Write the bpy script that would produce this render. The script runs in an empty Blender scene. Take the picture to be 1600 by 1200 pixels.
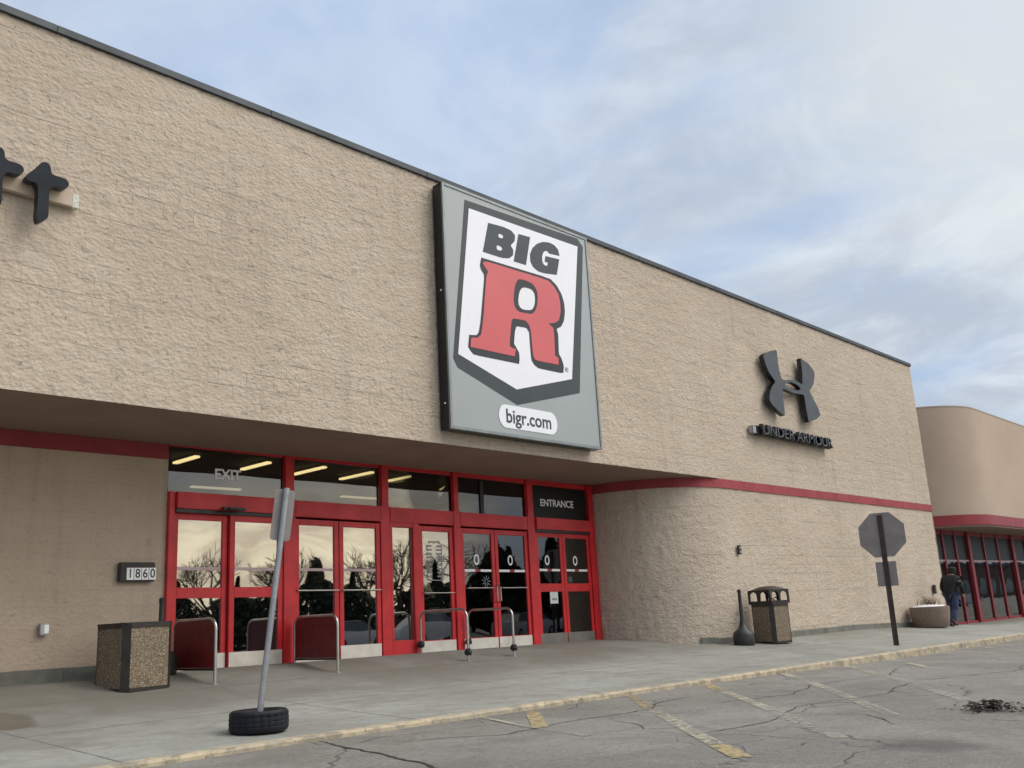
import bpy, bmesh, math, random
from mathutils import Vector, Matrix, noise
random.seed(7)
R = math.radians
sc = bpy.context.scene
col = sc.collection

# ------------------------------------------------------------------ camera
# world: X runs along the shop front to the right, Y into the building, Z up;
# the origin is the photographer's eye.
cam_d = bpy.data.cameras.new("camera")
cam = bpy.data.objects.new("camera", cam_d); col.objects.link(cam)
RM = [[0.6846387447093373, 0.1373131894737235, 0.7158315983800773],
      [-0.726990140053732, 0.19936722556524425, 0.6570677633509898],
      [-0.05248928945488003, -0.9702565626508127, 0.236319861893899]]
m = Matrix.Identity(4)
for i in range(3):
    m[i][0] = RM[i][0]; m[i][1] = -RM[i][1]; m[i][2] = -RM[i][2]
cam.matrix_world = m
cam_d.sensor_width = 36.0
cam_d.lens = 1485.74 / 1600 * 36
cam_d.clip_start = 0.05; cam_d.clip_end = 8000
sc.camera = cam

# ------------------------------------------------------------------ exposure
sc.view_settings.view_transform = 'Standard'
sc.view_settings.look = 'None'
sc.view_settings.gamma = 1
sc.view_settings.exposure = 0.0
sc.render.engine = 'CYCLES'
sc.cycles.max_bounces = 8
sc.cycles.use_denoising = True

# ------------------------------------------------------------------ world
SUN_EL, SUN_AZ = R(48), math.atan2(-0.75, 0.55)       # direction towards the veiled sun
w = bpy.data.worlds.new("World"); sc.world = w; w.use_nodes = True
nt = w.node_tree; N = nt.nodes; L = nt.links; N.clear()
def nd(t, **k):
    n = N.new(t)
    for a, b in k.items(): setattr(n, a, b)
    return n
def mth(op, a, b=None, clamp=False):
    n = N.new('ShaderNodeMath'); n.operation = op; n.use_clamp = clamp
    for i, v in enumerate((a, b)):
        if v is None: continue
        if isinstance(v, (int, float)): n.inputs[i].default_value = v
        else: L.new(v, n.inputs[i])
    return n.outputs[0]
def mapr(v, a, b, c=0.0, d=1.0, smooth=True):
    n = N.new('ShaderNodeMapRange'); n.interpolation_type = 'SMOOTHSTEP' if smooth else 'LINEAR'
    L.new(v, n.inputs[0])
    for i, x in enumerate((a, b, c, d)): n.inputs[i + 1].default_value = x
    return n.outputs[0]
def mixc(f, a, b):
    n = N.new('ShaderNodeMix'); n.data_type = 'RGBA'
    if isinstance(f, (int, float)): n.inputs[0].default_value = f
    else: L.new(f, n.inputs[0])
    for i, v in ((6, a), (7, b)):
        if isinstance(v, tuple): n.inputs[i].default_value = (*v, 1)
        else: L.new(v, n.inputs[i])
    return n.outputs[2]
sky = nd('ShaderNodeTexSky', sky_type='NISHITA'); sky.sun_disc = False
sky.sun_elevation = SUN_EL; sky.sun_rotation = math.pi/2 - SUN_AZ
sky.air_density = 1.0; sky.dust_density = 2.0
tc = nd('ShaderNodeTexCoord')
sep = nd('ShaderNodeSeparateXYZ'); L.new(tc.outputs['Generated'], sep.inputs[0])
zc = mth('ADD', mth('MAXIMUM', sep.outputs[2], 0.0), 0.22)
cmb = nd('ShaderNodeCombineXYZ')
L.new(mth('DIVIDE', sep.outputs[0], zc), cmb.inputs[0]); L.new(mth('DIVIDE', sep.outputs[1], zc), cmb.inputs[1])
def nz(scale, detail, off, rough=.55, dist=0.0):
    mp = nd('ShaderNodeMapping'); mp.inputs['Location'].default_value = off; L.new(cmb.outputs[0], mp.inputs[0])
    n = nd('ShaderNodeTexNoise'); L.new(mp.outputs[0], n.inputs['Vector'])
    n.inputs['Scale'].default_value = scale; n.inputs['Detail'].default_value = detail
    n.inputs['Roughness'].default_value = rough; n.inputs['Distortion'].default_value = dist
    return n.outputs[0]
cover = mapr(nz(1.7, 6, (3.1, 1.7, 0), .56, .5), .33, .58)
shade = mapr(nz(2.6, 7, (8.3, 4.1, 0), .60, .6), .36, .66)
cloud = mixc(shade, (5.1, 5.75, 6.75), (7.2, 7.95, 8.7))
blue = mixc(0.88, sky.outputs[0], (4.5, 5.9, 8.2))
base = mixc(cover, blue, cloud)
def around(d, lo, hi):
    v = Vector(d).normalized()
    dp = nd('ShaderNodeVectorMath', operation='DOT_PRODUCT'); L.new(tc.outputs['Generated'], dp.inputs[0]); dp.inputs[1].default_value = v
    return mapr(dp.outputs['Value'], lo, hi)
# thin bright cloud high on the right of the street
base = mixc(mth('MULTIPLY', around((0.85, 0.10, 0.52), .945, 1.0), .6), base, (8.8, 9.0, 8.6))
# clearer blue streak of sky above the left part of the shop
base = mixc(mth('MULTIPLY', around((0.47, 0.68, 0.50), .93, .999), .5), base, (4.3, 5.7, 8.3))
# the brighter half of the overcast, round the veiled sun
base = mixc(mth('MULTIPLY', around((math.cos(SUN_EL)*math.cos(SUN_AZ), math.cos(SUN_EL)*math.sin(SUN_AZ), math.sin(SUN_EL)), .66, .97), 0.9), base, (26, 25, 24))
# cream band low over the horizon on the far side of the car park
lowb = mapr(sep.outputs[2], .17, .09)
side = around((0.34, -0.93, 0.10), .89, .945)
base = mixc(mth('MULTIPLY', lowb, side), base, mixc(shade, (14.5, 12.2, 9.4), (22.5, 20.0, 14.8)))
bg = nd('ShaderNodeBackground'); bg.inputs[1].default_value = 0.10
L.new(base, bg.inputs[0])
wo = nd('ShaderNodeOutputWorld'); L.new(bg.outputs[0], wo.inputs[0])

# ------------------------------------------------------------------ sun
sd = bpy.data.lights.new("sun", 'SUN'); sd.energy = 1.1; sd.angle = R(28); sd.color = (1.0, .95, .87)
so = bpy.data.objects.new("sun", sd); col.objects.link(so)
so.rotation_euler = Vector((math.cos(SUN_EL)*math.cos(SUN_AZ), math.cos(SUN_EL)*math.sin(SUN_AZ), math.sin(SUN_EL))).to_track_quat('Z', 'Y').to_euler()

# ------------------------------------------------------------------ ground heights
def interp(v, xs, ys):
    if v <= xs[0]: return ys[0]
    for i in range(1, len(xs)):
        if v <= xs[i]:
            t = (v-xs[i-1])/(xs[i]-xs[i-1]); return ys[i-1]*(1-t)+ys[i]*t
    return ys[-1]
YK, YF, YD = 7.42, 10.65, 12.75        # kerb line, front wall, door wall
def zk(X): return interp(X, [-10, 5, 19, 30, 60], [-.95, -.95, -1.05, -1.12, -1.2])
def zw(X): return interp(X, [-10, 24, 30, 34, 60], [-.80, -.80, -.95, -1.10, -1.15])
def zd(X): return -.505 - .0085*max(0, X-7.5)
def g(X, Y):
    if X > 17.5: d = zw(X)
    else: d = zd(X)
    return interp(Y, [YK, YF, 12.3, YD], [zk(X), zw(X), d-.01 if X <= 17.5 else d, d])
def za(X): return zk(X) - interp(X, [4, 12, 19], [.035, .05, .12])
def SH(x, z): return z - .011*(x-7.5)   # the shop front follows the slight fall of its floor

# ------------------------------------------------------------------ materials
MATS = {}
def mat(name, color=(.5, .5, .5), rough=.6, metal=0.0, spec=.5, emis=None, var=0.0, vscale=3.0, bump=0.0, bscale=20.0, coat=0.0, col2=None):
    if name in MATS: return MATS[name]
    M = bpy.data.materials.new(name); M.use_nodes = True; MATS[name] = M
    t = M.node_tree; b = t.nodes['Principled BSDF']
    b.inputs['Base Color'].default_value = (*color, 1)
    b.inputs['Roughness'].default_value = rough; b.inputs['Metallic'].default_value = metal
    b.inputs['Specular IOR Level'].default_value = spec; b.inputs['Coat Weight'].default_value = coat
    if emis:
        b.inputs['Emission Color'].default_value = (*emis[0], 1); b.inputs['Emission Strength'].default_value = emis[1]
    tcn = t.nodes.new('ShaderNodeTexCoord')
    if var > 0 or col2:
        n = t.nodes.new('ShaderNodeTexNoise'); n.inputs['Scale'].default_value = vscale; n.inputs['Detail'].default_value = 7
        n.inputs['Roughness'].default_value = .62
        t.links.new(tcn.outputs['Object'], n.inputs['Vector'])
        r = t.nodes.new('ShaderNodeValToRGB')
        c2 = col2 if col2 else tuple(c*(1-var) for c in color)
        c1 = color if col2 else tuple(min(1, c*(1+var*.6)) for c in color)
        r.color_ramp.elements[0].position = .35; r.color_ramp.elements[1].position = .68
        r.color_ramp.elements[0].color = (*c2, 1); r.color_ramp.elements[1].color = (*c1, 1)
        t.links.new(n.outputs[0], r.inputs[0]); t.links.new(r.outputs[0], b.inputs['Base Color'])
        rr = t.nodes.new('ShaderNodeMapRange'); t.links.new(n.outputs[0], rr.inputs[0])
        rr.inputs[1].default_value = .3; rr.inputs[2].default_value = .7
        rr.inputs[3].default_value = min(1, rough*1.15); rr.inputs[4].default_value = rough*.85
        t.links.new(rr.outputs[0], b.inputs['Roughness'])
    if bump > 0:
        n = t.nodes.new('ShaderNodeTexNoise'); n.inputs['Scale'].default_value = bscale; n.inputs['Detail'].default_value = 5
        t.links.new(tcn.outputs['Object'], n.inputs['Vector'])
        bp = t.nodes.new('ShaderNodeBump'); bp.inputs['Strength'].default_value = 1; bp.inputs['Distance'].default_value = bump
        t.links.new(n.outputs[0], bp.inputs['Height']); t.links.new(bp.outputs[0], b.inputs['Normal'])
    return M

class NT:
    """small node-graph helper for the larger materials"""
    def __init__(s, name):
        s.M = bpy.data.materials.new(name); s.M.use_nodes = True; MATS[name] = s.M
        s.t = s.M.node_tree; s.b = s.t.nodes['Principled BSDF']; s.tc = s.n('ShaderNodeTexCoord')
    def n(s, ty, **k):
        x = s.t.nodes.new(ty)
        for a, b in k.items(): setattr(x, a, b)
        return x
    def put(s, v, sock):
        if isinstance(v, (int, float)): sock.default_value = v
        elif isinstance(v, tuple): sock.default_value = (*v, 1) if len(v) == 3 and sock.type == 'RGBA' else v
        else: s.t.links.new(v, sock)
    def noise(s, vec, scale, detail=5, rough=.55, dist=0.0, size=None, loc=None):
        if size or loc:
            mp = s.n('ShaderNodeMapping'); s.put(vec, mp.inputs[0])
            if size: mp.inputs['Scale'].default_value = size
            if loc: mp.inputs['Location'].default_value = loc
            vec = mp.outputs[0]
        x = s.n('ShaderNodeTexNoise'); s.put(vec, x.inputs['Vector'])
        x.inputs['Scale'].default_value = scale; x.inputs['Detail'].default_value = detail
        x.inputs['Roughness'].default_value = rough; x.inputs['Distortion'].default_value = dist
        return x.outputs[0]
    def vor(s, vec, scale, feature='F1', size=None):
        if size:
            mp = s.n('ShaderNodeMapping'); s.put(vec, mp.inputs[0]); mp.inputs['Scale'].default_value = size; vec = mp.outputs[0]
        x = s.n('ShaderNodeTexVoronoi', feature=feature); s.put(vec, x.inputs['Vector']); x.inputs['Scale'].default_value = scale
        return x.outputs['Distance']
    def m(s, op, a, b=0.0, c=None, clamp=False):
        x = s.n('ShaderNodeMath', operation=op); x.use_clamp = clamp
        s.put(a, x.inputs[0]); s.put(b, x.inputs[1])
        if c is not None: s.put(c, x.inputs[2])
        return x.outputs[0]
    def mr(s, v, a, b, c=0.0, d=1.0):
        x = s.n('ShaderNodeMapRange', interpolation_type='SMOOTHSTEP'); s.put(v, x.inputs[0])
        for i, q in enumerate((a, b, c, d)): x.inputs[i+1].default_value = q
        return x.outputs[0]
    def mix(s, f, a, b):
        x = s.n('ShaderNodeMix', data_type='RGBA'); s.put(f, x.inputs[0]); s.put(a, x.inputs[6]); s.put(b, x.inputs[7])
        return x.outputs[2]
    def bump(s, h, dist, strength=1.0):
        x = s.n('ShaderNodeBump'); x.inputs['Distance'].default_value = dist; x.inputs['Strength'].default_value = strength
        s.put(h, x.inputs['Height']); s.put(x.outputs[0], s.b.inputs['Normal'])

def block_material(name, c_main, c_dark, c_pale, grime=1.0, jv=1.0):
    q = NT(name); uv = q.tc.outputs['UV']
    big = q.noise(uv, .35, 4, .5)
    mid = q.noise(uv, 2.3, 6, .6, .4, size=(.6, 1.3, 1))
    fine = q.noise(uv, 26, 5, .7)
    stn = q.noise(uv, 13, 5, .62, .8, loc=(5, 9, 0))
    c = q.mix(q.mr(mid, .35, .7), c_main, c_pale)
    c = q.mix(q.mr(big, .42, .66, 0, .55), c, c_dark)
    pits = q.mr(stn, .61, .72)
    c = q.mix(q.m('MULTIPLY', pits, .55*grime), c, tuple(x*.55 for x in c_dark))
    c = q.mix(q.mr(fine, .3, .75, 0, .35), c, tuple(x*.72 for x in c_main))
    # each block a slightly different batch of the paint, and long weather streaks
    br = q.n('ShaderNodeTexBrick'); q.put(uv, br.inputs['Vector'])
    br.inputs['Scale'].default_value = 1; br.inputs['Brick Width'].default_value = .406; br.inputs['Row Height'].default_value = .2032
    br.inputs['Mortar Size'].default_value = .007; br.inputs['Mortar Smooth'].default_value = .3; br.offset = .5
    joint = br.outputs['Fac']
    br.inputs['Color1'].default_value = (0, 0, 0, 1); br.inputs['Color2'].default_value = (1, 1, 1, 1); br.inputs['Mortar'].default_value = (.5, .5, .5, 1)
    tone = q.n('ShaderNodeSeparateColor'); q.put(br.outputs['Color'], tone.inputs[0])
    c = q.mix(q.m('MULTIPLY', tone.outputs[0], .09*jv), c, tuple(x*.6 for x in c_dark))
    strk = q.noise(uv, 1.0, 5, .6, .3, size=(3.5, .22, 1), loc=(7, 1, 0))
    c = q.mix(q.mr(strk, .52, .70, 0, .22), c, tuple(x*.62 for x in c_dark))
    seen = q.mr(q.noise(uv, .9, 3, .5, size=(.35, 1.0, 1), loc=(2, 3, 0)), .44, .66)
    jm = q.m('MULTIPLY', q.m('MULTIPLY', joint, seen), .65)
    su = q.n('ShaderNodeSeparateXYZ'); q.put(uv, su.inputs[0])
    fr_ = q.m('FRACT', q.m('ADD', q.m('DIVIDE', su.outputs[1], .2032), 20.0))
    hl = q.mr(q.m('MINIMUM', fr_, q.m('SUBTRACT', 1.0, fr_)), .045, .012)
    hl = q.m('MULTIPLY', hl, q.mr(q.noise(uv, 1.0, 4, .6, size=(.45, 2.4, 1), loc=(11, 5, 0)), .50, .62, 0, .8))
    jm = q.m('MAXIMUM', jm, hl)
    c = q.mix(q.m('MULTIPLY', jm, .5*jv), c, tuple(x*.42 for x in c_dark))
    q.put(c, q.b.inputs['Base Color']); q.b.inputs['Roughness'].default_value = .88; q.b.inputs['Specular IOR Level'].default_value = .25
    v = q.vor(uv, 19, 'F1', size=(.8, 1.3, 1))
    h = q.m('ADD', q.m('MULTIPLY', q.noise(uv, 16, 7, .66, .6), .9), q.m('MULTIPLY', v, .55))
    h = q.m('ADD', h, q.m('MULTIPLY', fine, .22))
    h = q.m('SUBTRACT', h, q.m('MULTIPLY', jm, .45*jv))
    h = q.m('SUBTRACT', h, q.m('MULTIPLY', pits, .35))
    q.bump(h, .019*(.5+.5*min(1, jv*2)) if jv > .4 else .011)
    return q.M
M_BLOCK = block_material('split_face_block', (.548, .458, .360), (.478, .395, .305), (.588, .500, .400), 1.15, .8)
M_BLOCKP = block_material('painted_smooth_block', (.50, .40, .30), (.43, .34, .25), (.53, .43, .33), .8, .35)

# concrete walk
q = NT('walk_concrete'); o = q.tc.outputs['Object']
a = q.noise(o, .5, 6, .6); b_ = q.noise(o, 3.5, 7, .62, .6); f_ = q.noise(o, 60, 4, .7)
c = q.mix(q.mr(a, .35, .65), (.255, .262, .232), (.345, .360, .325))
c = q.mix(q.mr(b_, .42, .7, 0, .5), c, (.205, .192, .165))
c = q.mix(q.mr(f_, .35, .75, 0, .45), c, (.19, .185, .165))
sp = q.n('ShaderNodeSeparateXYZ'); q.put(o, sp.inputs[0])
def line(v, pos, wd):
    return q.m('LESS_THAN', q.m('ABSOLUTE', q.m('SUBTRACT', v, pos)), wd)
wob = q.m('MULTIPLY', q.m('SUBTRACT', q.noise(o, 1.7, 3), .5), .05)
xx = q.m('ADD', sp.outputs[0], wob); yy = q.m('ADD', sp.outputs[1], wob)
j = q.m('MAXIMUM', line(yy, 9.62, .012), line(yy, 11.35, .010))
fx = q.m('ABSOLUTE', q.m('SUBTRACT', q.m('FRACT', q.m('DIVIDE', q.m('ADD', xx, .9), 3.0)), .5))
j = q.m('MAXIMUM', j, q.m('MULTIPLY', q.m('LESS_THAN', fx, .0035), q.m('LESS_THAN', yy, 11.35)))
jm = q.m('MULTIPLY', j, q.mr(q.noise(o, 1.1, 3), .35, .55, .25, .9))
c = q.mix(jm, c, (.075, .072, .062))
# damp patch by the left edge, own outline
dx = q.m('SUBTRACT', sp.outputs[0], 3.75); dy = q.m('SUBTRACT', sp.outputs[1], 10.75)
dd = q.m('ADD', q.m('MULTIPLY', q.m('MULTIPLY', dx, dx), 2.6), q.m('MULTIPLY', q.m('MULTIPLY', dy, dy), 1.6))
dd = q.m('ADD', dd, q.m('MULTIPLY', q.m('SUBTRACT', q.noise(o, 2.5, 4), .5), .5))
wet = q.mr(dd, .50, .30)
c = q.mix(q.m('MULTIPLY', wet, .75), c, (.10, .085, .065))
# walk darkens unevenly towards the doors
door_tone = q.m('MULTIPLY', q.mr(yy, 9.3, 11.2), q.mr(q.noise(o, .7, 4), .3, .6, .4, 1))
c = q.mix(q.m('MULTIPLY', door_tone, .80), c, (.150, .135, .108))
gum = q.m('MULTIPLY', q.mr(q.vor(o, 2.6), .085, .05), q.mr(q.noise(o, 1.3, 2, loc=(6, 6, 0)), .42, .55))
c = q.mix(q.m('MULTIPLY', gum, .6), c, (.07, .066, .058))
strk_ = q.noise(o, 1.2, 5, .62, 1.0, size=(.5, 1.6, 1), loc=(3, 2, 0))
c = q.mix(q.mr(strk_, .50, .66, 0, .38), c, (.17, .155, .125))
m2_ = q.noise(o, 11, 6, .7, .4)
c = q.mix(q.mr(m2_, .5, .7, 0, .35), c, (.16, .15, .125))
crk = q.m('MULTIPLY', q.mr(q.vor(q.n('ShaderNodeVectorMath', operation='ADD').outputs[0], 1), 0, 0, 0, 0), 0)
q.put(c, q.b.inputs['Base Color']); q.put(q.mr(wet, 0, 1, .82, .35), q.b.inputs['Roughness'])
q.bump(q.m('ADD', q.m('MULTIPLY', f_, .35), q.m('SUBTRACT', q.m('MULTIPLY', b_, .6), q.m('MULTIPLY', jm, 1.0))), .010)
M_WALK = q.M

# asphalt
q = NT('worn_asphalt'); o = q.tc.outputs['Object']
a = q.noise(o, .28, 6, .6, .5); b_ = q.noise(o, 2.0, 7, .65, .8); f_ = q.noise(o, 75, 3, .75); agg = q.vor(o, 95)
c = q.mix(q.mr(a, .38, .64), (.185, .176, .152), (.262, .252, .222))
c = q.mix(q.mr(b_, .45, .75, 0, .6), c, (.145, .136, .118))
c = q.mix(q.mr(f_, .45, .72, 0, .8), c, (.36, .35, .32))
g1 = q.noise(o, 17, 6, .75, .3); g2 = q.noise(o, 38, 4, .7)
c = q.mix(q.mr(g1, .44, .66, 0, .5), c, (.115, .105, .088))
c = q.mix(q.mr(g2, .55, .72, 0, .6), c, (.37, .355, .315))
pt = q.mr(q.noise(o, .8, 3, .5, 1.2, loc=(3, 8, 0)), .50, .56)
c = q.mix(q.m('MULTIPLY', pt, .28), c, (.135, .128, .112))
c = q.mix(q.mr(agg, .12, .02, 0, .35), c, (.06, .057, .05))
wv = q.n('ShaderNodeVectorMath', operation='ADD'); nzv = q.n('ShaderNodeTexNoise'); q.put(o, nzv.inputs['Vector']); nzv.inputs['Scale'].default_value = 1.6; nzv.inputs['Detail'].default_value = 6
sc_ = q.n('ShaderNodeVectorMath', operation='SCALE'); q.put(nzv.outputs['Color'], sc_.inputs[0]); sc_.inputs['Scale'].default_value = .55
q.put(o, wv.inputs[0]); q.put(sc_.outputs[0], wv.inputs[1])
e1 = q.vor(wv.outputs[0], .55, 'DISTANCE_TO_EDGE'); e2 = q.vor(wv.outputs[0], 1.7, 'DISTANCE_TO_EDGE')
k1 = q.m('MULTIPLY', q.mr(e1, .014, .001), q.mr(q.noise(o, .6, 3, loc=(4, 1, 0)), .42, .55))
k2 = q.m('MULTIPLY', q.mr(e2, .024, .002), q.mr(q.noise(o, .45, 3, loc=(9, 2, 0)), .56, .66))
kk = q.m('MAXIMUM', k1, k2)
kk = q.m('MULTIPLY', kk, q.mr(q.noise(o, 9, 5, .7), .30, .62))
c = q.mix(q.m('MULTIPLY', kk, .72), c, (.05, .046, .040))
sp = q.n('ShaderNodeSeparateXYZ'); q.put(o, sp.inputs[0])
for (cx, cy, rr) in ((6.89, 2.68, .30), (10.6, 2.2, .25), (4.3, 5.0, .2)):
    dx = q.m('SUBTRACT', sp.outputs[0], cx); dy = q.m('SUBTRACT', sp.outputs[1], cy)
    d2 = q.m('ADD', q.m('MULTIPLY', dx, dx), q.m('MULTIPLY', dy, dy))
    d2 = q.m('ADD', d2, q.m('MULTIPLY', q.m('SUBTRACT', q.noise(o, 4, 4), .5), .25))
    c = q.mix(q.mr(d2, rr*rr*2, 0, 0, .6), c, (.06, .055, .048))
q.put(c, q.b.inputs['Base Color']); q.b.inputs['Roughness'].default_value = .85
q.bump(q.m('SUBTRACT', q.m('ADD', q.m('MULTIPLY', f_, .4), q.m('ADD', q.m('MULTIPLY', g1, .9), q.m('MULTIPLY', b_, .4))), kk), .016)
M_ASPH = q.M

def worn_paint(name, c1, thresh=.5, top=1.0):
    q = NT(name); o = q.tc.outputs['Object']
    n = q.m('ADD', q.m('MULTIPLY', q.noise(o, 14, 7, .7), .6), q.m('MULTIPLY', q.noise(o, 1.1, 4, .6), .4))
    c = q.mix(q.mr(q.noise(o, 40, 3), .4, .7), c1, tuple(x*.75 for x in c1))
    q.put(c, q.b.inputs['Base Color']); q.b.inputs['Roughness'].default_value = .8
    q.put(q.m('MULTIPLY', q.mr(n, thresh-.06, thresh+.08), top), q.b.inputs['Alpha'])
    q.bump(q.noise(o, 70, 3), .006)
    return q.M
M_YELLOW = worn_paint('worn_yellow_line', (.48, .38, .20), .475, .85)
M_FADED = worn_paint('faded_line', (.52, .48, .37), .485, .78)
M_FAINT = worn_paint('faint_line', (.47, .45, .37), .495, .65)

# kerb: crumbling concrete with old yellow paint
q = NT('kerb_paint'); o = q.tc.outputs['Object']
n = q.noise(o, 5, 7, .7, .5); n2 = q.noise(o, 1.3, 4)
c = q.mix(q.mr(n, .38, .60), (.27, .235, .18), (.50, .42, .29))
c = q.mix(q.mr(n2, .5, .68, 0, .7), c, (.40, .35, .265))
c = q.mix(q.mr(q.noise(o, 22, 5, .7), .58, .72), c, (.10, .085, .065))
q.put(c, q.b.inputs['Base Color']); q.b.inputs['Roughness'].default_value = .9
q.bump(n, .02); M_KERB = q.M

M_RED = mat('red_frame_paint', (.58, .020, .026), .45, var=.22, vscale=2.2, bump=.0015, bscale=40)
M_REDD = mat('red_panel_paint', (.16, .007, .009), .5, var=.2, vscale=4)
M_BAND = mat('red_band_paint', (.31, .040, .046), .7, var=.18, vscale=1.5, bump=.012, bscale=14)
M_BANDN = mat('red_metal_fascia', (.26, .018, .026), .45, var=.1)
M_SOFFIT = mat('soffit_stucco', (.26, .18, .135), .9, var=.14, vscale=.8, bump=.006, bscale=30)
M_COPING = mat('coping_metal', (.040, .050, .058), .5, metal=.2, var=.25, vscale=1.5)
M_FOUND = mat('foundation_concrete', (.20, .195, .165), .9, var=.25, vscale=3, bump=.01, bscale=12, col2=(.11, .115, .095))
M_STEEL = mat('kick_plate_steel', (.78, .74, .66), .35, metal=.3, var=.22, vscale=2.2)
M_STEELD = mat('dull_kick_plate', (.26, .25, .23), .45, metal=.6, var=.2)
M_CHROME = mat('brushed_steel_tube', (.50, .48, .44), .34, metal=.9, var=.15, vscale=6)
M_GALV = mat('galvanised_steel', (.40, .41, .43), .42, metal=.7, var=.2, vscale=9)
M_ALU = mat('aluminium_sign_back', (.27, .245, .235), .6, metal=.15, var=.14, vscale=5)
M_BLACK = mat('black_metal', (.012, .012, .013), .42, var=.3, vscale=5)
M_DBRONZE = mat('dark_bronze_frame', (.022, .017, .013), .5, var=.3, vscale=6)
M_BROWNPOST = mat('brown_steel_post', (.055, .035, .028), .6, var=.3, vscale=9)
M_RUBBER = mat('tyre_rubber', (.009, .011, .016), .6, spec=.3, var=.3, vscale=8, bump=.003, bscale=30)
M_CONC = mat('poured_concrete', (.16, .155, .145), .9, var=.2, vscale=10)
M_LETTER = mat('dark_channel_letter', (.014, .019, .026), .6, spec=.2, var=.12)
M_UAFACE = mat('grey_acrylic_face', (.060, .070, .082), .5, spec=.35, var=.10, vscale=1.5)
M_SIDE = mat('letter_return_black', (.008, .009, .012), .35)
M_UATXT = mat('pale_letter_face', (.20, .20, .22), .5, var=.1)
M_SGREY = mat('sign_grey_vinyl', (.30, .335, .330), .30, coat=.35, var=.05, vscale=.7)
M_SWHITE = mat('sign_white_vinyl', (.80, .81, .85), .30, coat=.35, var=.03, vscale=.7)
M_SDARK = mat('sign_charcoal_vinyl', (.040, .053, .060), .4, spec=.35, var=.12, vscale=.8)
M_SOUT = mat('sign_black_vinyl', (.022, .028, .034), .4, spec=.35, var=.1)
M_SRED = mat('sign_red_vinyl', (.60, .085, .095), .4, coat=.15, var=.06, vscale=.8)
M_RETAIN = mat('sign_retainer_metal', (.22, .245, .25), .35, metal=.5, var=.2)
M_WHITE = mat('white_vinyl', (.88, .88, .86), .6, var=.05)
M_PINK = mat('faded_stripe_vinyl', (.55, .40, .40), .6, var=.15)
M_PAPER = mat('paper', (.62, .66, .64), .8, var=.06)
M_INK = mat('grey_print', (.25, .27, .27), .8)
M_STUCCO = mat('smooth_stucco', (.455, .355, .27), .9, var=.06, vscale=.4, bump=.003, bscale=60)
M_PLANTER = mat('aggregate_planter', (.23, .17, .135), .9, var=.3, vscale=30, bump=.006, bscale=60)
M_SNOW = mat('old_snow', (.75, .76, .78), .8, var=.08, vscale=9, bump=.01, bscale=20)
M_SOIL = mat('dark_soil', (.045, .034, .026), .95, var=.3, vscale=20)
M_DRY = mat('dried_plant', (.16, .095, .055), .9, var=.4, vscale=20)
M_LEAF = mat('dead_leaf', (.040, .027, .022), .9, var=.5, vscale=30)
M_INT = mat('interior_wall', (.10, .105, .10), .9, var=.1)
M_INTF = mat('interior_floor', (.12, .12, .115), .5, var=.1)
M_INTC = mat('interior_ceiling', (.10, .10, .095), .9)
M_TUBE = mat('fluorescent_tube', (.9, .85, .7), .5, emis=((1.0, .80, .42), 2.6))
M_BARK = mat('bark', (.06, .047, .036), .9, var=.4, vscale=6)
M_PINE = mat('evergreen_needles', (.030, .045, .024), .8, var=.4, vscale=2)
M_ROOF = mat('flat_roof_membrane', (.3, .3, .3), .9, var=.1)
M_SHELF = mat('shop_fixture', (.16, .12, .09), .8, var=.4, vscale=2)

# exposed aggregate for the litter bins
q = NT('exposed_aggregate'); o = q.tc.outputs['Object']
v = q.n('ShaderNodeTexVoronoi'); q.put(o, v.inputs['Vector']); v.inputs['Scale'].default_value = 75
hs = q.n('ShaderNodeSeparateColor'); q.put(v.outputs['Color'], hs.inputs[0])
c = q.mix(q.mr(hs.outputs[0], .1, .9), (.13, .092, .055), (.33, .255, .155))
c = q.mix(q.mr(hs.outputs[1], .80, .97), c, (.42, .37, .28))
c = q.mix(q.mr(v.outputs['Distance'], .35, .6, 0, .7), c, (.14, .11, .08))
q.put(c, q.b.inputs['Base Color']); q.b.inputs['Roughness'].default_value = .85
q.bump(v.outputs['Distance'], .006); M_AGG = q.M

# reflective tinted glazing
def glass_mat(name, refl, tint):
    M = bpy.data.materials.new(name); M.use_nodes = True; t = M.node_tree; t.nodes.clear()
    out = t.nodes.new('ShaderNodeOutputMaterial'); mx = t.nodes.new('ShaderNodeMixShader')
    gl = t.nodes.new('ShaderNodeBsdfGlossy'); gl.inputs['Roughness'].default_value = .012; gl.inputs['Color'].default_value = (.97, .97, .95, 1)
    tr_ = t.nodes.new('ShaderNodeBsdfTransparent'); tr_.inputs['Color'].default_value = (*tint, 1)
    fr = t.nodes.new('ShaderNodeFresnel'); fr.inputs['IOR'].default_value = 1.5
    ad = t.nodes.new('ShaderNodeMath'); ad.operation = 'ADD'; ad.inputs[1].default_value = refl; ad.use_clamp = True
    t.links.new(fr.outputs[0], ad.inputs[0]); t.links.new(ad.outputs[0], mx.inputs[0])
    t.links.new(tr_.outputs[0], mx.inputs[1]); t.links.new(gl.outputs[0], mx.inputs[2])
    tcn = t.nodes.new('ShaderNodeTexCoord'); n = t.nodes.new('ShaderNodeTexNoise'); n.inputs['Scale'].default_value = .9; n.inputs['Detail'].default_value = 1
    t.links.new(tcn.outputs['Object'], n.inputs['Vector'])
    bp = t.nodes.new('ShaderNodeBump'); bp.inputs['Distance'].default_value = .006; t.links.new(n.outputs[0], bp.inputs['Height'])
    t.links.new(bp.outputs[0], gl.inputs['Normal'])
    t.links.new(mx.outputs[0], out.inputs[0]); MATS[name] = M
    return M
M_GLASS = glass_mat('tinted_reflective_glass', .26, (.50, .50, .47))
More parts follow.
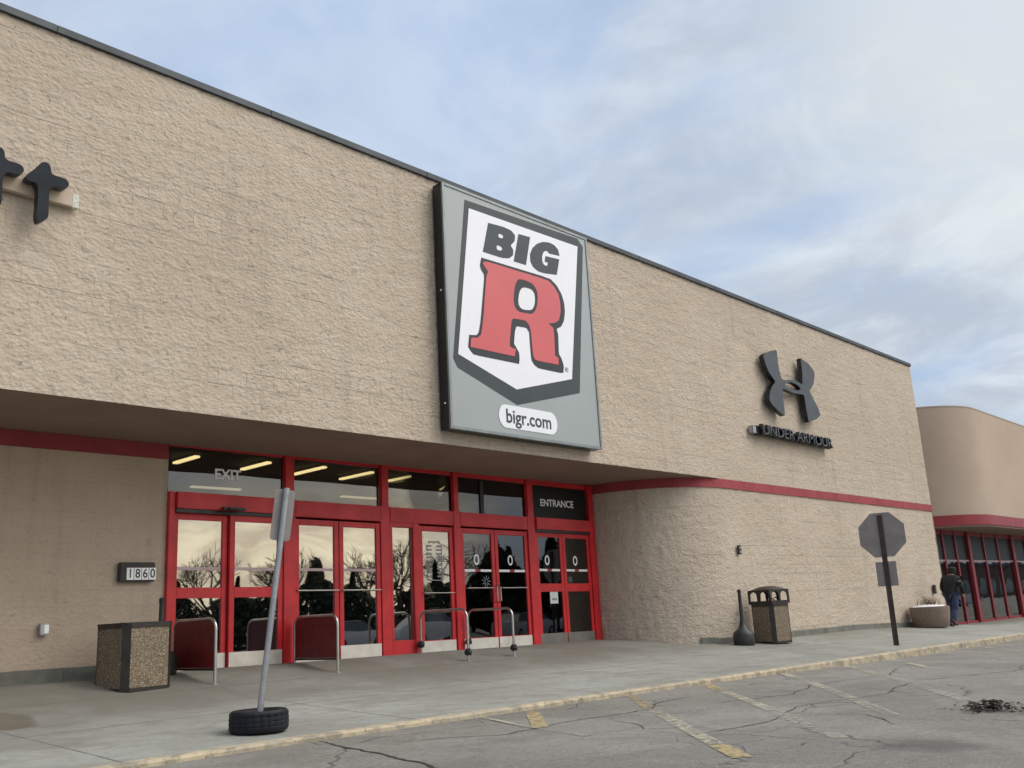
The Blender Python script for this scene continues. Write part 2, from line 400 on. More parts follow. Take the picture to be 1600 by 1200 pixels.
M_GLASSD = glass_mat('dark_glass', .07, (.30, .31, .30))
M_GLASST = glass_mat('transom_glass', .045, (.62, .62, .58))

# ------------------------------------------------------------------ mesh helpers
def link(o, parent=None):
    col.objects.link(o)
    if parent: o.parent = parent
    return o
class MB:
    def __init__(s): s.v = []; s.f = []; s.mi = []; s.mats = []; s.uv = {}
    def _m(s, m):
        if m is None: return 0
        if m not in s.mats: s.mats.append(m)
        return s.mats.index(m)
    def add(s, vs, fs, m=None):
        o = len(s.v); s.v += [tuple(v) for v in vs]; k = s._m(m)
        for f in fs: s.f.append([i+o for i in f]); s.mi.append(k)
        return s
    def box(s, x0, x1, y0, y1, z0, z1, m=None, sh=False, rot=None, org=(0, 0, 0)):
        vs = [(x, y, z) for z in (z0, z1) for y in (y0, y1) for x in (x0, x1)]
        if rot is not None:
            c_, s_ = math.cos(rot), math.sin(rot)
            vs = [(org[0]+x*c_-y*s_, org[1]+x*s_+y*c_, org[2]+z) for x, y, z in vs]
        if sh: vs = [(x, y, SH(x, z)) for x, y, z in vs]
        return s.add(vs, [(0, 2, 3, 1), (4, 5, 7, 6), (0, 1, 5, 4), (2, 6, 7, 3), (0, 4, 6, 2), (1, 3, 7, 5)], m)
    def tube(s, path, r, seg=10, m=None, cap=True):
        path = [Vector(p) for p in path]; n = len(path)
        rs = r if isinstance(r, (list, tuple)) else [r]*n
        rings = []; up = None
        for i, p in enumerate(path):
            d = (path[min(i+1, n-1)]-path[max(i-1, 0)]).normalized()
            if up is None:
                up = Vector((0, 0, 1)) if abs(d.z) < .9 else Vector((1, 0, 0))
            a = d.cross(up).normalized(); b = a.cross(d).normalized(); up = b
            rings.append([p+a*math.cos(2*math.pi*k/seg)*rs[i]+b*math.sin(2*math.pi*k/seg)*rs[i] for k in range(seg)])
        vs = [v for rg in rings for v in rg]; fs = []
        for i in range(n-1):
            for k in range(seg):
                fs.append((i*seg+k, i*seg+(k+1) % seg, (i+1)*seg+(k+1) % seg, (i+1)*seg+k))
        if cap: fs += [tuple(range(seg))[::-1], tuple((n-1)*seg+k for k in range(seg))]
        return s.add(vs, fs, m)
    def lathe(s, prof, c=(0, 0, 0), seg=24, m=None, jit=0.0):
        vs = []; fs = []
        for r, z in prof:
            for k in range(seg):
                a = 2*math.pi*k/seg; rr = r*(1+random.uniform(-jit, jit))
                vs.append((c[0]+rr*math.cos(a), c[1]+rr*math.sin(a), c[2]+z))
        n = len(prof)
        for i in range(n-1):
            for k in range(seg): fs.append((i*seg+k, i*seg+(k+1) % seg, (i+1)*seg+(k+1) % seg, (i+1)*seg+k))
        fs += [tuple(range(seg))[::-1], tuple((n-1)*seg+k for k in range(seg))]
        return s.add(vs, fs, m)
    def build(s, name, m=None, parent=None, bevel=0.0, smooth=False, loc=None):
        me = bpy.data.meshes.new(name); me.from_pydata(s.v, [], s.f)
        if m: s.mats = s.mats or [m]
        for x in s.mats: me.materials.append(x)
        if len(s.mats) > 1: me.polygons.foreach_set('material_index', s.mi)
        bm = bmesh.new(); bm.from_mesh(me)
        bmesh.ops.recalc_face_normals(bm, faces=bm.faces)
        if bevel > 0:
            es = [e for e in bm.edges if len(e.link_faces) == 2 and e.calc_face_angle(0) > .6]
            bmesh.ops.bevel(bm, geom=es, offset=bevel, segments=2, affect='EDGES', clamp_overlap=True)
        bm.to_mesh(me); bm.free()
        if smooth:
            me.polygons.foreach_set('use_smooth', [True]*len(me.polygons)); me.set_sharp_from_angle(angle=R(38))
        o = bpy.data.objects.new(name, me)
        if loc: o.location = loc
        return link(o, parent)
def tag(o, label, cat, group=None):
    o['label'] = label; o['category'] = cat
    if group: o['group'] = group
    return o
def empty(name, loc, label, cat, group=None, rz=0):
    o = bpy.data.objects.new(name, None); o.location = loc; o.rotation_euler.z = rz; o.empty_display_size = .2
    link(o); return tag(o, label, cat, group)
def kind(o, k='structure'):
    o['kind'] = k; return o
def curve_mesh(name, loops, extrude, m, parent=None, bevel=0.0, text=None, size=1, align='CENTER', offset=0.0, sx=1.0, shear=0.0):
    """filled outline(s) in local XY, extruded both ways along local Z, as a mesh object"""
    if text is None:
        cu = bpy.data.curves.new(name, 'CURVE'); cu.dimensions = '2D'; cu.fill_mode = 'BOTH'
        for lp in loops:
            sp_ = cu.splines.new('POLY'); sp_.points.add(len(lp)-1); sp_.use_cyclic_u = True
            for i, (x, y) in enumerate(lp): sp_.points[i].co = (x, y, 0, 1)
    else:
        cu = bpy.data.curves.new(name, 'FONT'); cu.body = text; cu.size = size; cu.align_x = align; cu.align_y = 'CENTER'; cu.offset = offset; cu.shear = shear
    cu.extrude = extrude; cu.bevel_depth = bevel; cu.bevel_resolution = 1
    tmp = bpy.data.objects.new('tmp', cu); col.objects.link(tmp)
    dg = bpy.context.evaluated_depsgraph_get()
    me = bpy.data.meshes.new_from_object(tmp.evaluated_get(dg)); me.name = name
    bpy.data.objects.remove(tmp)
    if sx != 1:
        for v in me.vertices: v.co.x *= sx
    me.materials.clear(); me.materials.append(m)
    o = bpy.data.objects.new(name, me); o.rotation_euler = (R(90), 0, 0)
    return link(o, parent)
def smooth_loop(pts, it=1):
    for _ in range(it):
        out = []
        for i in range(len(pts)):
            a, b = pts[i], pts[(i+1) % len(pts)]
            out += [(a[0]*.75+b[0]*.25, a[1]*.75+b[1]*.25), (a[0]*.25+b[0]*.75, a[1]*.25+b[1]*.75)]
        pts = out
    return pts
def round_some(pts, keep):
    """corner cutting that leaves the corners in keep sharp"""
    out = []
    n = len(pts)
    for i in range(n):
        p = pts[i]
        if i in keep: out.append(p); continue
        a, b = pts[i-1], pts[(i+1) % n]
        for t in (.30, .12): out.append((p[0]*(1-t)+a[0]*t, p[1]*(1-t)+a[1]*t))
        for t in (.12, .30): out.append((p[0]*(1-t)+b[0]*t, p[1]*(1-t)+b[1]*t))
    return out
def at(o, x, y, z, parent_loc=(0, 0, 0)):
    o.location = (x-parent_loc[0], y-parent_loc[1], z-parent_loc[2]); return o

# ================================================================== GROUND
def frange(a, b, st):
    n = max(1, round((b-a)/st)); return [a+(b-a)*i/n for i in range(n+1)]
def grid(name, xs, ys, zf, m, parent=None, smooth=True):
    vs = [(x, y, zf(x, y)) for y in ys for x in xs]; nx = len(xs)
    fs = [(j*nx+i, j*nx+i+1, (j+1)*nx+i+1, (j+1)*nx+i) for j in range(len(ys)-1) for i in range(nx-1)]
    mb = MB(); mb.add(vs, fs, m); return mb.build(name, m, parent, smooth=smooth)
def nz3(x, y, z, s): return noise.noise(Vector((x*s, y*s, z*s)))
kind(grid('ground', [-3000, -60, 200, 3000], [-3000, -120, 60, 3000], lambda x, y: -1.45, M_ASPH))
xs = frange(-60, 0, 4)+frange(0, 22, .2)[1:]+frange(22, 60, 1)[1:]+frange(60, 180, 8)[1:]
ys = frange(-110, 0, 5)+frange(0, YK+.02, .2)[1:]
kind(grid('road', xs, ys, lambda x, y: za(x)+.010*nz3(x, y, 0, .7)*(1 if y < 7 else 0)+(-.012 if y < -1 else 0), M_ASPH))
xs = frange(-12, 3, 1)+frange(3, 22, .12)[1:]+frange(22, 48, .5)[1:]
ys = frange(YK+.10, 12.74, .1)+[12.9]
kind(grid('pavement', xs, ys, lambda x, y: g(x, y)+.006*nz3(x, y, 3, .8), M_WALK))
# kerb stone line
mb = MB(); xs = frange(-12, 3, .5)+frange(3, 27, .05)[1:]+frange(27, 48, .5)[1:]
prof = [(0.0, -1, -.02), (0.0, 0, -.012), (.018, 0, .004), (.06, 0, .008), (.17, 0, .006), (.172, 0, -.03)]
vs = []
for x in xs:
    wv = .022*nz3(x, 0, 0, 2.2)+.012*nz3(x, 3, 0, 9); chip = max(0, nz3(x, 7, 0, 3.3)-.30)*.10
    for i, (dy, lo, dz) in enumerate(prof):
        zz = (za(x)-.02) if lo else g(x, YK+.1)+dz
        e = wv if i < 4 else 0
        yy_ = YK+dy+e+(chip if i in (0, 1, 2) else 0)
        if i in (1, 2): zz -= chip*.4
        vs.append((x, yy_, zz+(.004*nz3(x, dy*20, 0, 7) if not lo else 0)))
n = len(prof)
mb.add(vs, [(i*n+j, i*n+j+1, (i+1)*n+j+1, (i+1)*n+j) for i in range(len(xs)-1) for j in range(n-1)], M_KERB)
kind(mb.build('kerb', M_KERB, smooth=True))
# long open cracks and a tar seam in the asphalt
def crack(mb, pts, w_, m_, seed=0, up=.004):
    pts = [Vector((*p, 0)) for p in pts]; path = []
    for a, b in zip(pts, pts[1:]):
        k = max(2, int((b-a).length/.05))
        for i in range(k):
            c_ = a.lerp(b, i/k); d = (b-a).normalized(); sd_ = Vector((-d.y, d.x, 0))
            c_ = c_+sd_*(.07*nz3(c_.x, c_.y, seed, 2.3)+.022*nz3(c_.x, c_.y, seed+4, 11)); path.append((c_, sd_))
    vs = []
    for i, (c_, sd_) in enumerate(path):
        ww = w_*(.55+.9*abs(nz3(c_.x, c_.y, seed+9, 6)))*min(1, (len(path)-i)/12, (i+2)/8)
        for sg in (-1, 1):
            q_ = c_+sd_*sg*ww; vs.append((q_.x, q_.y, za(q_.x)+.010*nz3(q_.x, q_.y, 0, .7)+up))
    mb.add(vs, [(2*i, 2*i+1, 2*i+3, 2*i+2) for i in range(len(path)-1)], m_)
mb = MB(); M_CRK = mat('open_crack', (.040, .036, .031), .95, var=.4, vscale=20)
crack(mb, [(5.28, 7.42), (5.05, 6.53), (4.75, 5.56), (4.46, 4.73), (4.2, 3.6)], .020, M_CRK, 1)
crack(mb, [(5.52, 6.61), (6.28, 6.06), (7.16, 6.16), (8.4, 6.08), (9.3, 6.55), (10.2, 6.5)], .010, M_CRK, 2)
crack(mb, [(7.4, 4.6), (7.0, 5.1), (7.65, 5.98)], .007, M_CRK, 3)
crack(mb, [(9.2, 5.8), (10.4, 5.5), (11.8, 5.9), (13.6, 5.7), (15.5, 6.3)], .010, M_CRK, 4)
crack(mb, [(6.6, 4.5), (7.8, 4.4), (9.1, 4.75), (10.6, 4.5), (12.4, 4.9)], .009, M_CRK, 5)
crack(mb, [(9.1, 7.36), (9.4, 6.7), (9.0, 6.3)], .007, M_CRK, 6)
crack(mb, [(12.4, 4.9), (14.5, 4.3), (17.5, 4.9)], .011, M_CRK, 7)
crack(mb, [(8.0, 3.3), (8.6, 3.9), (8.4, 4.5)], .007, M_CRK, 8)
kind(mb.build('road_cracks', M_CRK))
# painted lines: sheets 4 mm above the asphalt, cut into short lengths so they follow it
mb = MB()
def paint(p0, p1, w_, m_, up=.006):
    p0, p1 = Vector((*p0, 0)), Vector((*p1, 0)); d = (p1-p0); Ln = d.length; d.normalize(); s_ = Vector((-d.y, d.x, 0))*w_/2
    k = max(2, int(Ln/.12)); vs = []
    for i in range(k+1):
        c_ = p0+d*Ln*i/k
        for sg in (-1, 1):
            q_ = c_+s_*sg*(1+.10*nz3(c_.x*3, c_.y*3, sg, 2))
            vs.append((q_.x, q_.y, za(q_.x)+.010*nz3(q_.x, q_.y, 0, .7)+up))
    mb.add(vs, [(2*i, 2*i+1, 2*i+3, 2*i+2) for i in range(k)], m_)
paint((8.06, 7.38), (6.78, 6.10), .15, M_YELLOW)
paint((7.30, 7.38), (6.91, 6.58), .06, M_FADED, .009)
paint((6.91, 6.58), (6.45, 5.30), .06, M_FAINT, .009)
paint((9.88, 7.38), (8.42, 6.02), .14, M_YELLOW)
paint((8.42, 6.02), (6.36, 4.01), .13, M_FADED)
paint((6.34, 3.98), (5.88, 3.51), .14, M_YELLOW)
paint((11.57, 7.36), (10.66, 6.55), .14, M_YELLOW)
paint((10.66, 6.55), (9.1, 5.16), .13, M_FADED)
paint((9.1, 5.16), (7.0, 3.35), .13, M_FAINT)
paint((13.75, 7.36), (11.19, 5.46), .14, M_FADED)
paint((11.19, 5.46), (8.6, 3.6), .13, M_FAINT)
paint((15.9, 7.36), (13.31, 5.6), .14, M_FADED)
paint((13.31, 5.6), (10.0, 3.45), .13, M_FAINT)
paint((17.9, 7.36), (15.08, 5.6), .14, M_FADED)
paint((20.2, 7.36), (17.75, 5.3), .14, M_FAINT)
paint((22.6, 7.36), (19.4, 5.3), .14, M_FAINT)
paint((15.2, 4.3), (26.0, 6.3), .14, M_FADED)
kind(mb.build('road_markings', None))

# dead leaves and slush lump on the asphalt
t = empty('debris_pile', (9.18, 2.96, za(9.18)), 'clump of dark wet leaves and twigs lying on the asphalt', 'debris')
mb = MB()
for i in range(300):
    a = random.uniform(0, 6.283); r = abs(random.gauss(0, .12)); x, y = r*math.cos(a)*1.1, r*math.sin(a)*1.7
    z = .012+random.uniform(0, .055)*max(0, 1-r*2.6)*1.5; s_ = random.uniform(.015, .04)
    M3 = Matrix.Rotation(random.uniform(0, 6.28), 3, 'Z') @ Matrix.Rotation(random.uniform(-.9, .9), 3, 'X')
    vs = [Vector((x, y, z))+M3 @ Vector(v) for v in ((-s_, 0, 0), (0, -s_*.45, .006), (s_, 0, 0), (0, s_*.45, .006))]
    mb.add(vs, [(0, 1, 3), (1, 2, 3)])
mb.build('leaves', mat('mixed_dead_leaf', (.11, .07, .045), .85, vscale=14, col2=(.022, .016, .013)), t)
mb = MB()
for i in range(16):
    a = random.uniform(0, 3.14); x, y = random.uniform(-.22, .22), random.uniform(-.1, .1); l = random.uniform(.06, .18)
    mb.tube([(x, y, .01), (x+l*.5*math.cos(a), y+l*.5*math.sin(a), random.uniform(.02, .07)), (x+l*math.cos(a), y+l*math.sin(a), random.uniform(.01, .08))], .004, 5)
mb.build('twigs', M_LEAF, t)

# ================================================================== STORE BUILDING
store = empty('store_building', (16, YF, -.8), 'long tan split face block store with recessed red framed entrance', 'building')
SO = (16, YF, -.8)
def put(o): o.location = tuple(o.location[i]-SO[i] for i in range(3)); return o

def block_surface(name, path, us, zs, m_, amp=.02, rough_fn=None):
    """path(u) -> (x, y, nx, ny).  zs may be a function of u returning the list of heights."""
    vs = []; uvs = []
    nzn = None
    for u in us:
        x, y, nx, ny = path(u); zz = zs(u) if callable(zs) else zs; nzn = len(zz)
        for z in zz:
            row = math.floor(z/.2032); bx = math.floor((u+(row % 2)*.203)/.406)
            blk = noise.noise(Vector((bx*3.7, row*5.1, 2.3)))
            d = amp*(0.6*noise.noise(Vector((u*6.5, z*9.5, 1)))+.8*noise.noise(Vector((u*15, z*20, 5)))+.45*blk)
            big = noise.noise(Vector((u*2.1, z*3.1, 9)))
            d *= .7+.9*max(0, big+.3)
            vs.append((x+nx*d, y+ny*d, z)); uvs.append((u, z))
    nu = len(us)
    fs = [(i*nzn+j, (i+1)*nzn+j, (i+1)*nzn+j+1, i*nzn+j+1) for i in range(nu-1) for j in range(nzn-1)]
    me = bpy.data.meshes.new(name); me.from_pydata(vs, [], fs); me.materials.append(m_)
    uvl = me.uv_layers.new(name='uv')
    for lp in me.loops: uvl.data[lp.index].uv = uvs[lp.vertex_index]
    me.polygons.foreach_set('use_smooth', [True]*len(me.polygons))
    o = bpy.data.objects.new(name, me); link(o, store); return put(o)

Z_SOF, Z_TOP, X_END = 2.64, 7.10, 30.45
us = frange(-8, 3, .12)+frange(3, 15, .035)[1:]+frange(15, X_END, .06)[1:]
block_surface('facade_wall', lambda u: (u, YF, 0, -1), us, frange(Z_SOF, Z_TOP, .036), M_BLOCK, .014)
# end wall of the big store block
block_surface('end_wall', lambda u: (X_END, YF+(u-X_END), 1, 0), frange(X_END, X_END+18, .25), frange(-1.2, Z_TOP, .2), M_BLOCK, .01)
# lower front wall right of the entrance plus its quarter-round return to the door wall
RC = 2.1; XC = 18.30; YC = YD+.02; arc = RC*math.pi/2
def lowpath(u):
    if u < XC:
        t_ = (u-(XC-arc))/arc*math.pi/2
        return (XC-RC*math.cos(t_), YC-RC*math.sin(t_), -math.cos(t_), -math.sin(t_))
    return (u, YF+.02, 0, -1)
lus = frange(XC-arc, XC, .04)+frange(XC, X_END, .055)[1:]
BZ0, BZ1 = 2.445, 2.64
def lowz(u):
    x, y, _, _ = lowpath(u); b0 = g(x, y)-.05
    return [b0+(BZ0-b0)*k/80 for k in range(81)]
block_surface('lower_wall', lowpath, lus, lowz, M_BLOCK, .015)
# red band: on the return wall, front wall and left door wall
def band(name, path, us_, z0, z1, m_, off=.028):
    mb = MB(); vs = []
    for u in us_:
        x, y, nx, ny = path(u)
        for (o_, z) in ((0, z0), (off, z0), (off, z1), (0, z1)): vs.append((x+nx*o_, y+ny*o_, z))
    mb.add(vs, [(i*4+j, i*4+j+1, (i+1)*4+j+1, (i+1)*4+j) for i in range(len(us_)-1) for j in range(3)], m_)
    return mb
put(band('b', lowpath, frange(XC-arc+.01, XC, .08)+frange(XC, X_END+.02, .5)[1:], BZ0, BZ1-.003, M_BAND).build('red_band', M_BAND, store, smooth=True))
# left door wall
block_surface('door_wall', lambda u: (u, YD, 0, -1), frange(-8, 2, .2)+frange(2, 6.534, .04)[1:], lambda u: [g(u, YD-.01)-.06+(Z_SOF-g(u, YD)+.06)*k/80 for k in range(81)], M_BLOCKP, .007)
mb = MB(); mb.box(-8, 6.51, YD-.045, YD+.02, 2.43, 2.636, M_BAND); put(mb.build('red_band', M_BAND, store))
# foundation strip: left wall and right wall
mb = MB()
for i, x in enumerate(frange(-8, 6.3, 1.1)[:-1]):
    mb.box(x, x+1.1, YD-.055, YD, g(x, YD)-.05, g(x, YD)+.16+.004*(i % 2))
put(mb.build('foundation_strip', M_FOUND, store, bevel=.008))
mb = MB(); us_ = frange(XC-1.15, XC, .1)+frange(XC, X_END, .6)[1:]; vs = []
for u in us_:
    x, y, nx, ny = lowpath(u); zt = g(x, y)+.13+.01*nz3(u, 0, 0, 1.5)
    for o_, z in ((.02, g(x, y)-.06), (.045, g(x, y)-.06), (.045, zt-.01), (.02, zt)): vs.append((x+nx*o_, y+ny*o_, z))
mb.add(vs, [(i*4+j, i*4+j+1, (i+1)*4+j+1, (i+1)*4+j) for i in range(len(us_)-1) for j in range(3)]+[(0, 1, 2, 3)], M_FOUND)
put(mb.build('foundation_strip', M_FOUND, store))
# soffit over the recess
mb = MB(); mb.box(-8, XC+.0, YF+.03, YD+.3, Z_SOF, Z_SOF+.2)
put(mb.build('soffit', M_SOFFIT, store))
mb = MB(); mb.box(-8, X_END, YF+.25, YF+20, Z_TOP-.5, Z_TOP-.4); put(mb.build('roof', M_ROOF, store))
# coping
mb = MB(); xs_ = frange(-8, X_END+.04, 3.05)
for i in range(len(xs_)-1):
    mb.box(xs_[i]+(.004 if i else 0), xs_[i+1], YF-.045, YF+.32, Z_TOP-.030, Z_TOP+.068)
mb.box(X_END-.28, X_END+.045, YF+.32, YF+18, Z_TOP-.030, Z_TOP+.066)
put(mb.build('roof_coping', M_COPING, store, bevel=.006))
# interior shell seen through the glass
mb = MB(); mb.box(3, 22, YD+9, YD+9.1, -.7, 3.3, M_INT); mb.box(2.9, 3, YD+.2, YD+9.1, -.7, 3.3, M_INT); mb.box(22, 22.1, YD+.2, YD+9.1, -.7, 3.3, M_INT)
put(mb.build('interior_wall', M_INT, store))
mb = MB(); mb.box(3, 22, YD+.14, YD+9, -.8, -.62); put(mb.build('interior_floor', M_INTF, store))
mb = MB(); mb.box(3, 22, YD+.31, YD+9, 3.28, 3.38); put(mb.build('interior_ceiling', M_INTC, store))
mb = MB(); mb.box(3, 22, YD+.30, YD+.36, 2.66, 3.30); put(mb.build('interior_bulkhead', M_INTC, store))

# ---- storefront frame
YF0, YF1 = YD-.07, YD+.07
MUL = [(6.535, 6.628), (8.42, 8.63), (10.34, 10.54), (12.03, 12.20), (14.04, 14.26), (15.98, 16.19)]
HT, HB = 1.955, 1.70
for i, (a, b) in enumerate(MUL):
    mb = MB(); mb.box(a, b, YF0-.012*(i in (1, 3, 4)), YF1, -.56 if i < 3 else -.60, HT+.001 if i == 0 else HT+.02, sh=True)
    if i: mb.box(a+.03, b-.02, YF0-.008, YF1-.002, HT+.02, 2.72, sh=True)
    put(mb.build('mullion', M_RED, store, bevel=.006))
for i in range(5):
    a, b = MUL[i][1]+.002, MUL[i+1][0]-.002
    dp = .055 if i in (0, 4) else .012
    mb = MB(); mb.box(a, b, YF0-dp, YF1, HB+(.02 if i in (0, 4) else 0), HT, sh=True)
    put(mb.build('header_rail', M_RED, store, bevel=.008))
    mb = MB(); mb.box(a if i else 6.538, b, YF0+.03, YF1, 2.62, 2.72, sh=True); put(mb.build('top_rail', M_RED, store))
for i in (0, 4):
    a, b = MUL[i][1]+.004, MUL[i+1][0]-.004
    mb = MB(); mb.box(a, b, YF0-.02, YF0+.10, HB-.035, HB+.018, sh=True)
    put(mb.build('door_track', M_BLACK, store))
# thresholds
mb = MB(); mb.box(6.62, 16.0, YF0-.05, YF1+.06, -.60, -.527, sh=True)
put(mb.build('threshold', mat('aluminium_threshold', (.85, .83, .76), .4, metal=.2, var=.1), store))
# transom panes
for i in range(5):
    a, b = (MUL[i][1]-.02 if i else 6.536), MUL[i+1][0]+.03
    mb = MB(); mb.box(a+.002, b-.002, YD-.004, YD+.004, HT+.002, 2.618, sh=True)
    o = put(mb.build('transom_window', mat('smoked_transom', (.014, .016, .015), .35, spec=.18) if i == 4 else M_GLASST, store))
    if i == 3:
        mb = MB(); mb.box(12.80, 12.89, YD-.03, YD-.006, HT+.003, 2.597, sh=True)
        c_ = mb.build('glazing_bar', M_BLACK); c_.parent = o
        c_.location = (0, 0, 0)
    if i in (0, 4):
        s_ = curve_mesh('lettering', None, .002, M_WHITE, o, text='EXIT' if i == 0 else 'ENTRANCE', size=.215 if i == 0 else .20, sx=1.0 if i == 0 else 1.03, offset=.006 if i == 0 else .003)
        cx_, cz_ = ((7.48, 2.265), (15.06, 2.275))[i == 4]
        s_.location = (cx_, YD-.0068, SH(cx_, cz_) if i == 4 else cz_); s_.rotation_euler.y = 0
# ---- doors
def door(name, x0, x1, mid=None, kick=None, kickm=None, y=YD-.02, top=HB-.035, st=.085, glass=None, bottom=-.525, label=None, gb=-.30, parts=()):
    zt = top
    mb = MB(); d0, d1 = y-.028, y+.028
    mb.box(x0, x0+st, d0, d1, bottom, zt, sh=True); mb.box(x1-st, x1, d0, d1, bottom, zt, sh=True)
    mb.box(x0+st+.001, x1-st-.001, d0+.003, d1, zt-.09, zt, sh=True)
    mb.box(x0+st+.001, x1-st-.001, d0+.003, d1, bottom, gb, sh=True)
    if mid: mb.box(x0+st+.001, x1-st-.001, d0+.002, d1, mid[0], mid[1], sh=True)
    o = put(mb.build(name, M_RED, store, bevel=.004))
    if label: o['label'] = label
    gm = glass or M_GLASS
    spans = [(gb, mid[0]), (mid[1], zt-.09)] if mid else [(gb, zt-.09)]
    for a, b in spans:
        mb = MB(); mb.box(x0+st+.001, x1-st-.001, y-.005, y+.005, a+.001, b-.001, sh=True); mb.build('glass', gm, o)
    if kick:
        mb = MB(); mb.box(x0+.01, x1-.01, d0-.004, d0-.0005, kick[0], kick[1], sh=True); mb.build('kick_plate', kickm or M_STEEL, o)
    return o, d0
def bar(o, x0, x1, z, y, r=.014):
    mb = MB(); mb.tube([(x0, y, SH(x0, z)), (x0, y-.05, SH(x0, z)), (x1, y-.05, SH(x1, z)), (x1, y, SH(x1, z))], r, 8)
    mb.build('push_bar', M_CHROME, o, smooth=True)
def stripe(o, x0, x1, z, y, gap=True):
    mb = MB(); xm = (x0+x1)/2
    if gap:
        mb.box(x0, xm-.07, y-.0072, y-.0055, z-.022, z+.022, M_WHITE, sh=True); mb.box(xm+.07, x1, y-.0072, y-.0055, z-.022, z+.022, M_WHITE, sh=True)
        mb.box(xm-.069, xm+.069, y-.0072, y-.0055, z-.025, z+.025, M_BAND, sh=True)
    else: mb.box(x0, x1, y-.0072, y-.0055, z-.022, z+.022, M_PINK, sh=True)
    mb.build('safety_stripe', M_WHITE, o)
def ring(o, x, z, y):
    pts = [(math.cos(a)*.070, math.sin(a)*.098) for a in [i*math.pi/16 for i in range(32)]]
    inn = [(p[0]*.60, p[1]*.66) for p in pts]
    c_ = curve_mesh('round_decal', [pts, inn], .001, M_WHITE, o); c_.location = (x, y-.0064, SH(x, z))
def starburst(o, x, z, y, r=.09):
    mb = MB()
    for k in range(9):
        a = k*2*math.pi/9; a2 = a+.16
        mb.add([(x+r*.25*math.cos(a), y-.008, SH(x, z)+r*.25*math.sin(a)), (x+r*math.cos(a), y-.008, SH(x, z)+r*math.sin(a)), (x+r*math.cos(a2), y-.008, SH(x, z)+r*math.sin(a2)), (x+r*.25*math.cos(a2+.2), y-.008, SH(x, z)+r*.25*math.sin(a2+.2))], [(0, 1, 2, 3)])
    mb.build('decal', M_INK, o)
# bay 1, sliding exit pair
o, d = door('sliding_door', 6.632, 7.50, (.47, .62), (-.52, -.30), y=YD+.03, label='left sliding exit door leaf'); stripe(o, 6.72, 7.40, .885, YD+.03, False)
o, d = door('sliding_door', 7.505, 8.415, (.47, .62), (-.52, -.30), y=YD-.03, label='right sliding exit door leaf'); stripe(o, 7.60, 8.32, .885, YD-.03, False)
mb = MB(); mb.box(7.28, 7.66, YF0-.17, YF0-.105, 1.715, 1.76, sh=True); mb.box(7.36, 7.58, YF0-.20, YF0-.17, 1.72, 1.75, sh=True)
put(mb.build('motion_sensor', M_BLACK, store, bevel=.008))
# bay 2, swing pair
for x0, x1 in ((8.635, 9.475), (9.49, 10.335)):
    o, d = door('swing_door', x0, x1, None, (-.515, -.30)); stripe(o, x0+.09, x1-.09, .885, YD-.02, False)
    bar(o, x0+.03, x1-.03, .56, d, .010)
# bay 3, fixed light and single door
mb = MB(); mb.box(10.545, 10.60, YF0+.01, YF1, -.56, HB, sh=True); mb.box(11.06, 11.20, YF0+.005, YF1, -.56, HB, sh=True)
mb.box(10.601, 11.059, YF0+.012, YF1, -.56, -.27, sh=True); mb.box(10.601, 11.059, YF0+.012, YF1, 1.62, HB, sh=True)
side_o = put(mb.build('side_light', M_RED, store, bevel=.004))
mb = MB(); mb.box(10.602, 11.058, YD-.005, YD+.005, -.269, 1.619, sh=True); mb.build('glass', M_GLASS, side_o)
o, d = door('swing_door', 11.205, 12.025, None, (-.515, -.31), label='door with opening hours lettering')
bar(o, 11.26, 11.98, .50, d, .008)
# opening hours: rows of small ticks as lettering
mb = MB(); hx0, hx1 = 11.40, 11.76; y_ = YD-.028
for s0, s1 in ((hx0, hx0+.012), (hx1-.012, hx1)): mb.box(s0, s1, y_-.002, y_, .72, 1.34, sh=True)
mb.box(hx0, hx1, y_-.002, y_, .715, .73, sh=True)
for k in range(9):
    z = .775+k*.066
    mb.box(hx0+.02, hx0+.115, y_-.002, y_, z, z+.030, sh=True); mb.box(hx1-.125, hx1-.02, y_-.002, y_, z, z+.030, sh=True)
for k in range(5):
    xk = hx0+.05+k*.056; mb.box(xk, xk+.036, y_-.002, y_, 1.365+.012*(k % 2), 1.41, sh=True)
mb.build('hours_lettering', mat('hours_vinyl', (.26, .27, .26), .7), o)
# bay 4, swing pair with decals
for x0, x1, rx in ((12.21, 13.10, 12.63), (13.115, 14.035, 13.54)):
    o, d = door('swing_door', x0, x1, None, (-.515, -.31), glass=M_GLASSD); stripe(o, x0+.09, x1-.09, .90, YD-.02); ring(o, rx, 1.10, YD-.02)
    bar(o, x0+.10, x1-.12, .58, d, .009)
    hx = x1-.04 if rx < 13 else x0+.04
    mb = MB(); mb.tube([(hx, d, SH(hx, .62)), (hx, d-.06, SH(hx, .60)), (hx, d-.06, SH(hx, .34)), (hx, d, SH(hx, .32))], .013, 8); mb.build('handle', M_CHROME, o, smooth=True)
    if rx < 13: starburst(o, 12.86, .70, YD-.02, .11)
# bay 5, sliding entrance pair
for x0, x1, rx in ((14.27, 15.09, 14.62), (15.10, 15.97, 15.50)):
    o, d = door('sliding_door', x0, x1, (.50, .66), (-.515, -.30), M_STEELD, glass=M_GLASSD, label='%s sliding entrance door leaf' % ('left' if rx < 15 else 'right'))
    stripe(o, x0+.09, x1-.09, .925, YD-.02); ring(o, rx, 1.12, YD-.02)
    if rx < 15:
        mb = MB(); mb.box(14.64, 14.88, YD-.031, YD-.028, .27, .50, M_PAPER, sh=True)
        mb.box(14.69, 14.84, YD-.033, YD-.031, .335, .375, M_INK, sh=True); mb.build('paper_notice', M_PAPER, o)
    else: starburst(o, 15.30, .74, YD-.02, .07)
